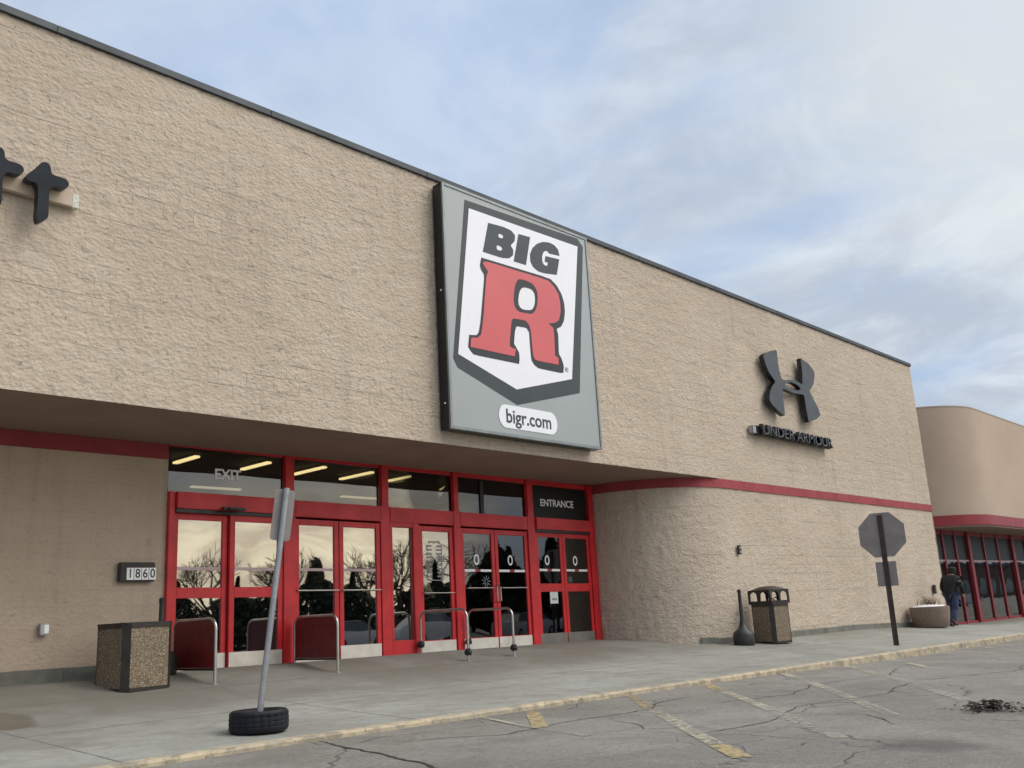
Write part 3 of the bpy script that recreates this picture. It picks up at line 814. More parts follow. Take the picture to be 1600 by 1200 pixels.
# ceiling lights inside
LAMPS = [(8.9, 16.25, 17.1), (10.42, 16.2, 17.2), (11.72, 16.15, 17.3), (13.05, 16.25, 17.4), (14.22, 16.25, 17.1), (15.9, 16.86, 17.6), (15.94, 16.05, 16.6), (17.33, 16.2, 17.5)]
desc = ['first from the left, above the exit lettering', 'second from the left, behind the exit transom', 'third, left strip in the second transom', 'fourth, right strip in the second transom', 'fifth, lone strip left in the third transom', 'sixth, at the right edge of the third transom', 'seventh, small strip left in the fourth transom', 'eighth and rightmost, above the dark glazing bar']
for (lx, y0, y1), ds in zip(LAMPS, desc):
    t = empty('ceiling_light', (lx, y0, 3.2), 'lit warm fluorescent strip seen through glass, '+ds, 'ceiling light', 'fluorescent strips on the store ceiling')
    mb = MB(); mb.box(-.06, .06, 0, y1-y0, -.02, .02); mb.build('diffuser', M_TUBE, t, bevel=.01)
    mb = MB(); mb.box(-.05, .05, .02, y1-y0-.02, .022, .078); mb.build('housing', M_STEELD, t)
for lx, ds in ((10.7, 'crosswise strip low in the exit transom'), (14.87, 'crosswise strip low in the second transom')):
    t = empty('ceiling_light', (lx, 19.8, 3.2), 'dim fluorescent tube seen deep in the store, '+ds, 'ceiling light', 'fluorescent strips on the store ceiling')
    mb = MB(); mb.box(0, 1.25, -.07, .07, -.02, .02); mb.build('diffuser', mat('dim_tube', (.9, .85, .7), .5, emis=((1.0, .90, .66), .7)), t, bevel=.01)
    mb = MB(); mb.box(.02, 1.23, -.05, .05, .022, .078); mb.build('housing', M_STEELD, t)
# shop fixtures deep inside, seen faintly through the doors
for k, (x, y) in enumerate([(9.2, 17.5), (12.4, 17.0), (15.8, 17.8), (18.2, 16.4)]):
    t = empty('display_rack', (x, y, -.62), ['low display rack behind the exit doors', 'low display rack behind the swing doors', 'low display rack behind the decal doors', 'low display rack behind the entrance doors'][k], 'shelf', 'display racks inside the store')
    mb = MB()
    for zz in (.05, .45, .85, 1.25): mb.box(-.7, .7, -.25, .25, zz, zz+.03)
    mb.build('shelf', M_SHELF, t)
    for a, b in ((-.74, -.70), (.70, .74)):
        mb = MB(); mb.box(a, b, -.26, .26, 0, 1.4); mb.build('side_panel', M_SHELF, t)
    mb = MB()
    for zz in (.08, .48, .88):
        for i in range(7):
            xx_ = -.66+i*.19; mb.box(xx_, xx_+.15, -.18, .18, zz, zz+random.uniform(.12, .28))
    mb.build('goods', mat('goods_%d' % k, [(.25, .05, .04), (.08, .12, .2), (.3, .25, .12), (.1, .16, .08)][k], .6, var=.4, vscale=4), t)

# ================================================================== SIGNS ON THE FACADE
R_DARK = [(10.690, 5.810), (12.431, 5.842), (12.607, 5.750), (12.733, 5.606), (12.790, 5.447), (12.794, 5.277), (12.745, 5.098), (12.655, 4.975), (12.526, 4.913), (12.562, 4.812), (12.542, 4.456), (12.610, 4.375), (12.659, 4.249), (12.635, 4.106), (11.973, 4.098), (11.862, 4.144), (11.797, 4.223), (11.786, 4.430), (11.781, 4.710), (11.716, 4.778), (11.466, 4.761), (11.420, 4.663), (11.380, 4.439), (11.431, 4.379), (11.494, 4.302), (11.499, 4.195), (11.478, 4.099), (10.408, 4.083), (10.325, 4.152), (10.290, 4.193), (10.327, 4.401), (10.492, 4.425), (10.547, 4.483), (10.597, 4.663), (10.657, 5.002), (10.742, 5.509), (10.668, 5.591), (10.646, 5.664)]
R_DARK_HOLE = [(11.603, 5.494), (11.865, 5.532), (11.964, 5.492), (12.001, 5.406), (11.971, 5.235), (11.873, 5.113), (11.515, 5.090)]
R_RED = [(10.722, 5.738), (10.838, 5.770), (12.365, 5.791), (12.511, 5.717), (12.638, 5.585), (12.674, 5.423), (12.667, 5.252), (12.604, 5.092), (12.505, 5.020), (12.303, 4.967), (12.434, 4.913), (12.445, 4.770), (12.435, 4.541), (12.430, 4.397), (12.518, 4.370), (12.512, 4.246), (11.898, 4.229), (11.847, 4.301), (11.832, 4.458), (11.825, 4.718), (11.792, 4.833), (11.698, 4.905), (11.387, 4.885), (11.341, 4.826), (11.260, 4.379), (11.318, 4.350), (11.414, 4.347), (11.376, 4.214), (10.340, 4.202), (10.362, 4.364), (10.515, 4.382), (10.596, 4.454), (10.668, 4.773), (10.781, 5.499), (10.834, 5.590), (10.720, 5.702)]
R_RED_HOLE = [(11.500, 5.624), (11.759, 5.653), (11.961, 5.626), (12.055, 5.522), (12.057, 5.377), (12.011, 5.181), (11.898, 5.067), (11.824, 5.046), (11.384, 5.024)]
B_OUT = [(10.896, 6.487), (11.259, 6.516), (11.463, 6.504), (11.562, 6.437), (11.541, 6.322), (11.430, 6.217), (11.493, 6.149), (11.479, 6.045), (11.377, 5.965), (11.194, 5.928), (10.734, 5.924)]
B_H1 = [(11.146, 6.360), (11.225, 6.364), (11.264, 6.341), (11.243, 6.302), (11.174, 6.281), (11.127, 6.305)]
B_H2 = [(11.086, 6.137), (11.175, 6.135), (11.222, 6.105), (11.192, 6.060), (11.102, 6.042), (11.066, 6.074)]
I_OUT = [(11.652, 6.487), (11.957, 6.508), (11.803, 5.943), (11.489, 5.939)]
G_OUT = [(12.749, 6.353), (12.721, 6.462), (12.625, 6.526), (12.476, 6.543), (12.298, 6.508), (12.132, 6.429), (12.001, 6.313), (11.929, 6.175), (11.929, 6.038), (11.993, 5.952), (12.122, 5.905), (12.292, 5.906), (12.633, 5.956), (12.734, 6.279), (12.349, 6.248), (12.318, 6.133), (12.408, 6.138), (12.381, 6.065), (12.294, 6.062), (12.250, 6.117), (12.252, 6.221), (12.306, 6.321), (12.397, 6.365), (12.455, 6.324)]
SHIELD_DARK = [(10.362, 6.756), (9.959, 3.964), (10.040, 3.821), (11.386, 3.380), (13.064, 3.809), (13.474, 6.711), (13.324, 6.841)]
SHIELD_WHITE = [(10.449, 6.626), (13.306, 6.677), (12.866, 4.038), (11.389, 3.646), (10.067, 4.041)]
SIGN_FACE = [(9.855, 6.909), (13.606, 6.916), (13.574, 2.843), (9.824, 2.810)]
PILL = [(10.892, 3.199), (12.462, 3.142), (12.327, 2.965), (11.013, 2.970), (11.110, 3.348), (12.261, 3.353)]
COM = [(10.992, 3.065), (12.365, 3.089), (11.026, 3.313)]
REG = [(12.735, 4.185)]
UA_OUT = [(20.135, 5.667), (20.272, 5.761), (20.731, 5.910), (20.853, 5.918), (20.851, 5.519), (20.890, 5.285), (20.968, 5.212), (21.138, 5.213), (21.347, 5.260), (21.703, 5.282), (21.898, 5.248), (22.018, 5.216), (22.102, 5.589), (22.104, 5.928), (22.528, 5.844), (22.781, 5.692), (22.783, 5.565), (22.657, 5.344), (22.482, 5.193), (22.358, 5.126), (22.541, 4.926), (22.745, 4.701), (22.816, 4.535), (22.555, 4.405), (22.100, 4.281), (22.056, 4.593), (22.029, 4.970), (21.820, 4.955), (21.513, 4.938), (21.174, 4.965), (20.925, 4.979), (20.886, 4.688), (20.881, 4.286), (20.593, 4.370), (20.297, 4.496), (20.183, 4.598), (20.252, 4.793), (20.409, 4.966), (20.606, 5.100), (20.343, 5.275), (20.203, 5.465)]
UA_HOLE = [(21.060, 5.093), (21.280, 5.192), (21.582, 5.204), (21.821, 5.151), (21.896, 5.088), (21.740, 5.037), (21.384, 5.018), (21.145, 5.045)]
UA_TXT = [(19.649, 3.762), (19.686, 3.923), (23.089, 3.729), (23.210, 3.952), (19.113, 3.795), (19.085, 3.672)]
T_OUT = [(3.513, 4.981), (3.571, 5.054), (3.623, 5.116), (3.658, 5.182), (3.697, 5.206), (3.738, 5.204), (3.769, 5.164), (3.776, 5.075), (3.917, 5.079), (3.964, 5.057), (3.979, 5.015), (3.957, 4.963), (3.917, 4.946), (3.766, 4.944), (3.774, 4.667), (3.777, 4.552), (3.740, 4.515), (3.694, 4.475), (3.662, 4.493), (3.651, 4.543), (3.655, 4.722), (3.646, 4.934), (3.556, 4.923), (3.516, 4.938)]
T_END2 = [(3.482, 5.034), (3.979, 5.015), (3.216, 5.218), (3.697, 5.206)]
RACE = [(3.413, 4.953), (4.173, 5.152), (4.181, 5.012), (3.420, 4.847)]
YS = 10.40; KS = YS/10.36
def sc_(pts, k=KS): return [(x*k, z*k) for x, z in pts]
OX, OZ = 11.74, 4.87
sign = empty('store_sign', (OX, YF-.03, OZ), 'large grey box sign with white shield, reading BIG over a red R', 'sign')
def loc_(pts, k=KS, ox=OX, oz=OZ): return [(x*k-ox, z*k-oz) for x, z in pts]
fx0, fx1, fz0, fz1 = 9.885-OX, 13.645-OX, 2.838-OZ, 6.945-OZ
dy = YS-(YF-.03)
mb = MB(); mb.box(fx0, fx1, dy+.005, 0, fz0, fz1); mb.build('cabinet', M_SIDE, sign, bevel=.006)
mb = MB(); mb.box(fx0+.03, fx1-.03, dy-.001, dy+.006, fz0+.03, fz1-.03); mb.build('grey_face', M_SGREY, sign)
mb = MB()
mb.box(fx0-.004, fx0+.045, dy-.016, dy+.02, fz0-.004, fz1+.004); mb.box(fx1-.045, fx1+.004, dy-.016, dy+.02, fz0-.004, fz1+.004)
mb.box(fx0+.045, fx1-.045, dy-.016, dy+.02, fz0-.004, fz0+.045); mb.box(fx0+.045, fx1-.045, dy-.016, dy+.02, fz1-.045, fz1+.004)
mb.build('retainer_frame', M_RETAIN, sign, bevel=.004)
def layer(nm, loops, m_, k, par=sign):
    o = curve_mesh(nm, loops, .0011, m_, par); o.location = (0, dy-.0035*k, 0); return o
layer('shield_border', [loc_(SHIELD_DARK)], M_SDARK, 1)
layer('shield', [loc_(SHIELD_WHITE)], M_SWHITE, 2)
layer('letter_shadow', [round_some(loc_(R_DARK), {0, 18, 26, 30, 31, 37}), smooth_loop(loc_(R_DARK_HOLE), 2)], M_SOUT, 3)
layer('red_letter', [round_some(loc_(R_RED), {0, 15, 26, 27, 28, 14}), smooth_loop(loc_(R_RED_HOLE), 2)], M_SRED, 4)
layer('letter', [smooth_loop(loc_([p for p in B_OUT[:1]])*1) if False else round_some(loc_(B_OUT), {0, 10}), smooth_loop(loc_(B_H1)), smooth_loop(loc_(B_H2))], M_SDARK, 3.2)
layer('letter', [loc_(I_OUT)], M_SDARK, 3.2)
layer('letter', [round_some(loc_(G_OUT), {0, 12, 13, 14})], M_SDARK, 3.2)
# web address pill
px0, px1, pz, pr = 11.135-OX, 12.26-OX, 3.172-OZ, .195
pl = [(px0+pr*math.cos(a)*.85, pz+pr*math.sin(a)) for a in [math.pi/2+i*math.pi/14 for i in range(15)]]+[(px1+pr*math.cos(a)*.85, pz+pr*math.sin(a)) for a in [-math.pi/2+i*math.pi/14 for i in range(15)]]
layer('address_panel', [pl], M_SWHITE, 2)
s_ = curve_mesh('address_lettering', None, .0011, M_SDARK, sign, text='bigr.com', size=.325, sx=1.0, offset=.005); s_.location = (11.70-OX, dy-.0105, 3.170-OZ)
s_ = curve_mesh('registered_mark', None, .001, M_SDARK, sign, text='®', size=.12); s_.location = (12.78-OX, dy-.0105, 4.20-OZ)
mb = MB()
for z in (5.1, 3.25):
    mb = MB(); mb.box(fx0-.010, fx0-.001, dy+.08, dy+.11, z-OZ-.012, z-OZ+.012); mb.build('screw', M_WHITE, sign)

# athletic logo sign and its lettering
KU = 10.44/10.36
UX, UZ = 21.5*KU, 5.1
t = empty('logo_sign', (UX, YF-.03, UZ), 'dark grey interlocking logo of raised channel letters on tan wall', 'sign')
pts = loc_(UA_OUT, KU, UX, UZ)
lp = [round_some(pts, {0, 3, 13, 24, 29, 30}), smooth_loop(loc_(UA_HOLE, KU, UX, UZ))]
o = curve_mesh('return', lp, .055, M_SIDE, t); o.location = (0, 10.50-(YF-.03), 0)
o = curve_mesh('face', lp, .004, M_UAFACE, t); o.location = (0, 10.438-(YF-.03), 0)
mb = MB()
for x, z in ((20.5, 5.5), (20.5, 4.7), (22.6, 5.5), (22.6, 4.7)):
    mb = MB(); mb.tube([(x*KU-UX, -.07, z-UZ), (x*KU-UX, .03, z-UZ)], .012, 6); mb.build('standoff', M_GALV, t)
TX, TZ = 21.62, 3.865
t = empty('name_lettering', (TX, YF-.03, TZ), 'row of small raised letters reading UNDER ARMOUR below the logo', 'sign')
s_ = curve_mesh('letter_face', None, .004, M_UATXT, t, text='UNDER ARMOUR', size=.335, sx=1.38, offset=-.010); s_.location = (.0, 10.41-(YF-.03), 0)
s_ = curve_mesh('letter_return', None, .045, M_SIDE, t, text='UNDER ARMOUR', size=.345, sx=1.36, offset=.004); s_.location = (.0, 10.462-(YF-.03), 0)
mb = MB(); mb.box(-1.95, 1.85, -.12, -.02, -.12, .10, M_SIDE); mb.box(-2.12, -1.96, -.12, .0, -.10, .08, M_GALV)
mb.build('raceway', M_SIDE, t, bevel=.01)

# dark lettering at the left edge
KT = 10.40/10.30
t = empty('wall_lettering', (3.6, YF-.03, 4.9), 'end of dark raised lettering reading tt on a tan raceway', 'sign')
for k, dx in enumerate((0, -.492)):
    lp = [smooth_loop([(x*KT-3.6+dx, z*KT-4.9+(.018 if k else 0)) for x, z in T_OUT], 2)]
    o = curve_mesh('letter', lp, .05, M_SIDE, t); o.location = (0, 10.46-(YF-.03), 0)
    f_o = curve_mesh('face', lp, .004, M_LETTER, t); f_o.parent = o; f_o.location = (0, 0, .053); f_o.rotation_euler = (0, 0, 0)
    if k: o.location.z += 0
mb = MB(); mb.box(-3.0, .52, -.075, .0, -.03, .14); mb.build('raceway', mat('tan_raceway', (.46, .37, .28), .7, var=.1), t, bevel=.006)
mb = MB(); mb.box(.521, .60, -.06, .0, -.03, .15); mb.build('end_box', mat('pale_box', (.62, .62, .56), .7, var=.35, vscale=40), t, bevel=.006)

# address plate 1860
t = empty('house_number_plate', (6.10, YD-.02, .84), 'dark plaque on the left wall with the number 1860', 'number sign')
mb = MB(); mb.box(-.25, .25, -.07, .0, -.13, .13); mb.build('plate', M_DBRONZE, t, bevel=.012)
for k, ch in enumerate('1860'):
    x = -.105+k*.105
    mb = MB(); mb.box(x-.048, x+.048, -.076, -.0705, -.105, .055); tile = mb.build('number_tile', M_WHITE, t)
    s_ = curve_mesh('digit', None, .001, M_BLACK, t, text=ch, size=.17, sx=.85, offset=.002); s_.parent = tile; s_.location = (x, -.0775, -.025)
# weatherproof outlet box
t = empty('outlet_box', (4.93, YD-.02, .14), 'small grey weatherproof outlet box on the left wall', 'outlet')
mb = MB(); mb.box(-.055, .055, -.07, 0, -.07, .07); mb.build('box', M_GALV, t, bevel=.006)
mb = MB(); mb.box(-.012, .045, -.078, -.0705, -.05, .055); mb.build('cover', M_WHITE, t, bevel=.003)
# small vent/bell box on the right wall
t = tag(MB().box(-.07, .07, -.035, .0, -.095, .095).build('call_box', M_DBRONZE, bevel=.01, loc=(18.53, YF-.01, 1.12)), 'small dark electrical box high on the right block wall', 'wall box')
mb = MB(); mb.box(-.035, .035, -.045, -.036, .02, .07); mb.box(-.035, .035, -.045, -.036, -.07, -.02); c_ = mb.build('cover', mat('pale_cover', (.3, .27, .22), .6)); c_.parent = t
# pipe stubs right of the bin and small box by planter
t = tag(MB().tube([(0, 0, .12), (0, -.05, .10), (0, -.05, -.14)], .018, 8).tube([(.16, 0, .14), (.16, -.05, .12), (.16, -.05, -.12)], .018, 8).build('wall_pipe', M_BROWNPOST, loc=(19.75, YF-.0, -.05), smooth=True), 'short brown pipe stubs on the wall right of the litter bin', 'pipe')
t = tag(MB().box(-.07, .07, -.06, .0, -.13, .13).build('meter_box', M_BROWNPOST, bevel=.01, loc=(29.55, YF-.01, .10)), 'small brown meter box on the wall above the planter', 'wall box')

# ================================================================== BARRIERS AT THE DOORS
def hoop_path(x, y0, y1, zb0, zb1, zt, r=.14):
    p = [(x, y0, zb0), (x, y0, zt-r)]
    for i in range(1, 7):
        a = i/6*math.pi/2; p.append((x, y0+r-r*math.cos(a), zt-r+r*math.sin(a)))
    for i in range(0, 7):
        a = i/6*math.pi/2; p.append((x, y1-r+r*math.sin(a), zt-r+r*math.cos(a)))
    p.append((x, y1, zb1)); return p
def barrier(x, y0, y1, zt, label, panel):
    z0, z1 = g(x, y0), g(x, y1)
    t = empty('door_guard_rail', (x, (y0+y1)/2, z0), label, 'guard rail', 'guard rails between the doors')
    P0 = Vector(t.location)
    mb = MB(); mb.tube([Vector(p)-P0 for p in hoop_path(x, y0, y1, z0, z1, zt)], .021, 10); mb.build('tube_frame', M_CHROME, t, smooth=True)
    if panel:
        zb = z0+.20; r = .10
        ring_ = [(y0+.018, zb), (y0+.018, zt-.02-r)]+[(y0+.018+r-r*math.cos(a), zt-.02-r+r*math.sin(a)) for a in (.4, .8, 1.2, 1.57)]+[(y1-.018-r+r*math.sin(a), zt-.02-r+r*math.cos(a)) for a in (0, .4, .8, 1.2)]+[(y1-.018, zt-.02-r), (y1-.018, zb)]
        n = len(ring_); vs = [(dx, a-P0.y, b-P0.z) for dx in (-.008, .008) for a, b in ring_]
        mb = MB(); mb.add(vs, [tuple(range(n)), tuple(range(n, 2*n))[::-1]]+[(i, (i+1) % n, n+(i+1) % n, n+i) for i in range(n)]); mb.build('panel', M_REDD, t)
        mb = MB(); mb.box(-.014, .014, y0-P0.y+.02, y1-P0.y-.02, zb-P0.z-.03, zb-P0.z-.002); mb.build('bottom_rail', M_DBRONZE, t)
    else:
        for yy_, zz in ((y0, z0), (y1, z1)):
            mb = MB(); mb.lathe([(.03, .09), (.055, .10), (.065, .14), (.055, .18), (.03, .20)], (0, yy_-P0.y, zz-P0.z), 10, jit=.12)
            mb.build('post_wrap', M_BLACK, t)
    for yy_, zz in ((y0, z0), (y1, z1)):
        mb = MB(); mb.lathe([(.045, -.01), (.045, .006), (.024, .010)], (0, yy_-P0.y, zz-P0.z), 14); mb.build('floor_flange', M_GALV, t)
barrier(6.62, 11.50, 12.60, .165, 'red panelled guard rail at the left side of the exit doors', True)
barrier(8.57, 11.53, 12.60, .145, 'red panelled guard rail between exit doors and first swing doors', True)
barrier(11.10, 11.46, 12.60, .145, 'open steel hoop rail at the left of the decal doors', False)
barrier(12.22, 11.50, 12.60, .130, 'open steel hoop rail in front of the decal doors centre', False)

# ================================================================== LITTER BINS
def bin_(loc, rz, label, hood, h, w=.60):
    t = empty('litter_bin', loc, label, 'litter bin', None, rz)
    hw = w/2; c = .075
    body_top = h if not hood else .80
    # dark frame: four chamfered corner posts, base and top rails
    mb = MB()
    for sx in (-1, 1):
        for sy in (-1, 1):
            px_, py_ = sx*hw, sy*hw
            v = [(px_, py_-sy*c), (px_-sx*c, py_), (px_-sx*c*1.15, py_-sy*.03), (px_-sx*.03, py_-sy*c*1.15)]
            if sx*sy < 0: v = v[::-1]
            vs = [(a, b, z) for z in (.0, body_top) for a, b in v]
            mb.add(vs, [(0, 1, 2, 3), (4, 5, 6, 7)]+[(i, (i+1) % 4, 4+(i+1) % 4, 4+i) for i in range(4)])
    for z0, z1 in ((0.0, .045), (body_top-.05, body_top+.002)):
        mb.box(-hw+c, hw-c, -hw-.004, -hw+.03, z0, z1); mb.box(-hw+c, hw-c, hw-.03, hw+.004, z0, z1)
        mb.box(-hw-.004, -hw+.03, -hw+c, hw-c, z0, z1); mb.box(hw-.03, hw+.004, -hw+c, hw-c, z0, z1)
    mb.build('frame', M_DBRONZE, t)
    for k, (a, b, c0, d) in enumerate(((-hw+c, hw-c, -hw+.008, -hw+.022), (-hw+c, hw-c, hw-.022, hw-.008))):
        mb = MB(); mb.box(a, b, c0, d, .046, body_top-.051); mb.build('aggregate_panel', M_AGG, t)
        mb = MB(); mb.box(c0, d, a, b, .046, body_top-.051); mb.build('aggregate_panel', M_AGG, t)
    mb = MB(); mb.box(-hw+.05, hw-.05, -hw+.05, hw-.05, .05, .62 if not hood else .78); mb.build('liner', M_BLACK, t)
    if not hood:
        mb = MB()
        mb.box(-hw+.02, hw-.02, -hw+.02, -hw+.10, h-.012, h+.012); mb.box(-hw+.02, hw-.02, hw-.10, hw-.02, h-.012, h+.012)
        mb.box(-hw+.02, -hw+.10, -hw+.10, hw-.10, h-.012, h+.012); mb.box(hw-.10, hw-.02, -hw+.10, hw-.10, h-.012, h+.012)
        mb.build('top_rim', M_DBRONZE, t, bevel=.004)
    else:
        # hood: four walls, each with two arched openings, and a pillow top
        def wall_loops():
            zb, zt_ = .80, 1.085; out = [(-hw, zb), (hw, zb), (hw, zt_), (-hw, zt_)]
            holes = []
            for cx in (-.138, .138):
                a_ = .116; z0 = .862; zz = .985
                holes.append([(cx-a_, z0), (cx+a_, z0)]+[(cx+a_*math.cos(q_)*.92, zz+.065*math.sin(q_)) for q_ in [i*math.pi/8 for i in range(9)]])
            return [out]+holes
        hd = None
        for k in range(4):
            o = curve_mesh('hood_side', wall_loops(), .010, M_DBRONZE, t)
            o.rotation_euler = (R(90), 0, k*math.pi/2); a = k*math.pi/2
            o.location = (math.sin(a)*(hw-.012), -math.cos(a)*(hw-.012), 0)
        mb = MB(); n = 10; vs = []
        for j in range(n+1):
            for i in range(n+1):
                x = -1+2*i/n; y = -1+2*j/n
                vs.append((x*hw*1.01, y*hw*1.01, 1.080+.085*(1-x**4*.5-.5*x*x)*(1-y**4*.5-.5*y*y)))
        m0 = len(vs)
        fs = [(j*(n+1)+i, j*(n+1)+i+1, (j+1)*(n+1)+i+1, (j+1)*(n+1)+i) for j in range(n) for i in range(n)]
        mb.add(vs, fs); mb.add([(-hw, -hw, 1.072), (hw, -hw, 1.072), (hw, hw, 1.072), (-hw, hw, 1.072)], [(0, 3, 2, 1)])
        mb.build('hood_top', M_DBRONZE, t, smooth=True)
    return t
bin_((5.71, 11.86, g(5.76, 11.7)-.03), R(7), 'open topped pebble panel litter bin left of the exit doors', False, .80, .68)
bin_((18.66, 10.13, g(18.6, 10.1)+.0), R(-12), 'hooded pebble panel litter bin standing by the right wall', True, 1.15, .60)
# smokers' posts
def ash(loc, h, label):
    t = empty('ash_receptacle', loc, label, 'ash receptacle', 'smokers posts beside the bins')
    mb = MB(); mb.lathe([(.20, 0), (.215, .03), (.215, .20), (.19, .26), (.11, .32), (.06, .40), (.038, .52), (.034, h-.02)], (0, 0, 0), 24)
    mb.build('body', mat('grey_black_plastic', (.030, .030, .029), .5, var=.3, vscale=6), t, smooth=True)
    mb = MB(); mb.lathe([(.036, h-.02), (.040, h-.015), (.040, h+.03), (.02, h+.045)], (0, 0, 0), 16); mb.build('cap', M_DBRONZE, t, smooth=True)
M_ASHG = None
ash((6.33, 12.40, g(6.33, 12.4)), .95, 'thin dark smokers post behind the left litter bin')
ash((17.72, 10.27, g(17.7, 10.3)), 1.06, 'dark smokers post with wide pot base by the right bin')

# ================================================================== PORTABLE SIGN IN A TYRE
TXc, TYc = 5.12, 8.10; tz = g(TXc, TYc)+.004
t = empty('portable_sign', (TXc, TYc, tz), 'leaning galvanised pole with small plate standing in an old tyre', 'sign')
mb = MB(); seg = 96
prof = [(.17, .05), (.155, .03), (.17, .008), (.225, .0), (.256, .008), (.268, .03), (.270, .052), (.266, .056), (.266, .064), (.271, .068), (.271, .092), (.267, .096), (.267, .104), (.271, .108), (.270, .132), (.266, .136), (.266, .144), (.269, .148), (.266, .172), (.245, .192), (.20, .190), (.17, .175), (.155, .150), (.165, .13)]
vs = []; n = len(prof)
for k in range(seg):
    a = 2*math.pi*k/seg
    for i, (r, z) in enumerate(prof):
        rr = r-(.007 if (5 < i < 18 and k % 4 == 0) else 0); vs.append((rr*math.cos(a), rr*math.sin(a), z))
mb.add(vs, [(k*n+i, ((k+1) % seg)*n+i, ((k+1) % seg)*n+i+1, k*n+i+1) for k in range(seg) for i in range(n-1)])
mb.build('tyre', M_RUBBER, t, smooth=True)
mb = MB(); mb.lathe([(.165, .02), (.165, .135), (.05, .15)], (0, 0, 0), 24); mb.build('concrete_fill', M_CONC, t, smooth=True)
p0 = Vector((.0, .0, .10)); p1 = Vector((5.335-TXc, 7.98-TYc, 1.335-tz))
mb = MB(); mb.tube([p0, p0.lerp(p1, .5), p1], .0285, 14); mb.build('pole', M_GALV, t, smooth=True)
d_ = (p1-p0).normalized(); ctr = p1-d_*.26; e1 = Vector((.955, -.28, 0)).normalized(); e1 = (e1-d_*e1.dot(d_)).normalized(); nn = d_.cross(e1).normalized()
if nn.y > 0: nn = -nn
bk = -nn*.036
lpts = []
hw_, hh_, rc_ = .100, .25, .03
for cx_, cz_, a0 in ((hw_-rc_, hh_-rc_, 0), (-hw_+rc_, hh_-rc_, 90), (-hw_+rc_, -hh_+rc_, 180), (hw_-rc_, -hh_+rc_, 270)):
    for a in (0, 30, 60, 90): lpts.append((cx_+rc_*math.cos(R(a0+a)), cz_+rc_*math.sin(R(a0+a))))
n = len(lpts)
vs = [ctr+bk+e1*x+d_*z+nn*o_ for o_ in (-.002, .002) for x, z in lpts]
mb = MB(); mb.add(vs, [tuple(range(n)), tuple(range(n, 2*n))[::-1]]+[(i, (i+1) % n, n+(i+1) % n, n+i) for i in range(n)]); mb.build('sign_plate', M_ALU, t)
mb = MB(); mb.tube([ctr+d_*.18-nn*.035, ctr+d_*.18+nn*.033], .006, 6); mb.tube([ctr-d_*.18-nn*.035, ctr-d_*.18+nn*.033], .006, 6); mb.build('bolt', M_GALV, t)

# ================================================================== STOP SIGN (seen from behind)
bx, by = 20.03, 8.12; bz = g(bx, by)
t = empty('stop_sign', (bx, by, bz), 'octagonal road sign seen from behind on a brown post', 'road sign')
top = Vector((.10, 0.02, 2.66))
mb = MB()
def uch(off0, off1, w_, dpt):
    pass
ang = R(-90+12)                 # sign width direction in plan
wdir = Vector((math.cos(ang), math.sin(ang), 0)); ndir = Vector((-wdir.y, wdir.x, 0))   # ndir points away from the camera
if ndir.x < 0: ndir = -ndir
def obox(mb, c0, c1, hw_, hd_, offn=0):
    vs = []
    for c in (c0, c1):
        for a, b in ((-1, -1), (1, -1), (1, 1), (-1, 1)): vs.append(Vector(c)+wdir*a*hw_+ndir*(b*hd_+offn))
    mb.add(vs, [(0, 1, 2, 3), (7, 6, 5, 4)]+[(i, (i+1) % 4, 4+(i+1) % 4, 4+i) for i in range(4)])
lo = Vector((0, 0, -.03))
obox(mb, lo, top, .026, .006, 0)
obox(mb, lo-wdir*.040, top-wdir*.040, .014, .004, -.012); obox(mb, lo+wdir*.040, top+wdir*.040, .014, .004, -.012)
mb.build('post', M_BROWNPOST, t)
octc = Vector((.085, .015, 2.245)); r8 = .462/math.cos(math.pi/8)
def plate(pts2, cen, m_, nm, par, off, th=.002, m2=None):
    n = len(pts2); vs = [cen+wdir*a+Vector((.035*b/1, 0, b))*1+ndir*(off+s_*th) for s_ in (-1, 1) for a, b in pts2]
    mb = MB(); mb.add(vs, [tuple(range(n)), tuple(range(n, 2*n))[::-1]]+[(i, (i+1) % n, n+(i+1) % n, n+i) for i in range(n)])
    return mb.build(nm, m_, par)
oc = [(r8*math.cos(math.pi/8+i*math.pi/4), r8*math.sin(math.pi/8+i*math.pi/4)) for i in range(8)]
plate(oc, octc, M_ALU, 'octagon_plate', t, .014)
plate(oc, octc, mat('sign_face_red', (.5, .02, .03), .4), 'octagon_face', t, .0185, .001)
pw, ph = .205, .25
plate([(-pw, -ph), (pw, -ph), (pw, ph), (-pw, ph)], Vector((.05, .01, 1.435)), M_ALU, 'lower_plate', t, .014)
plate([(-pw, -ph), (pw, -ph), (pw, ph), (-pw, ph)], Vector((.05, .01, 1.435)), M_SWHITE, 'lower_face', t, .0185, .001)

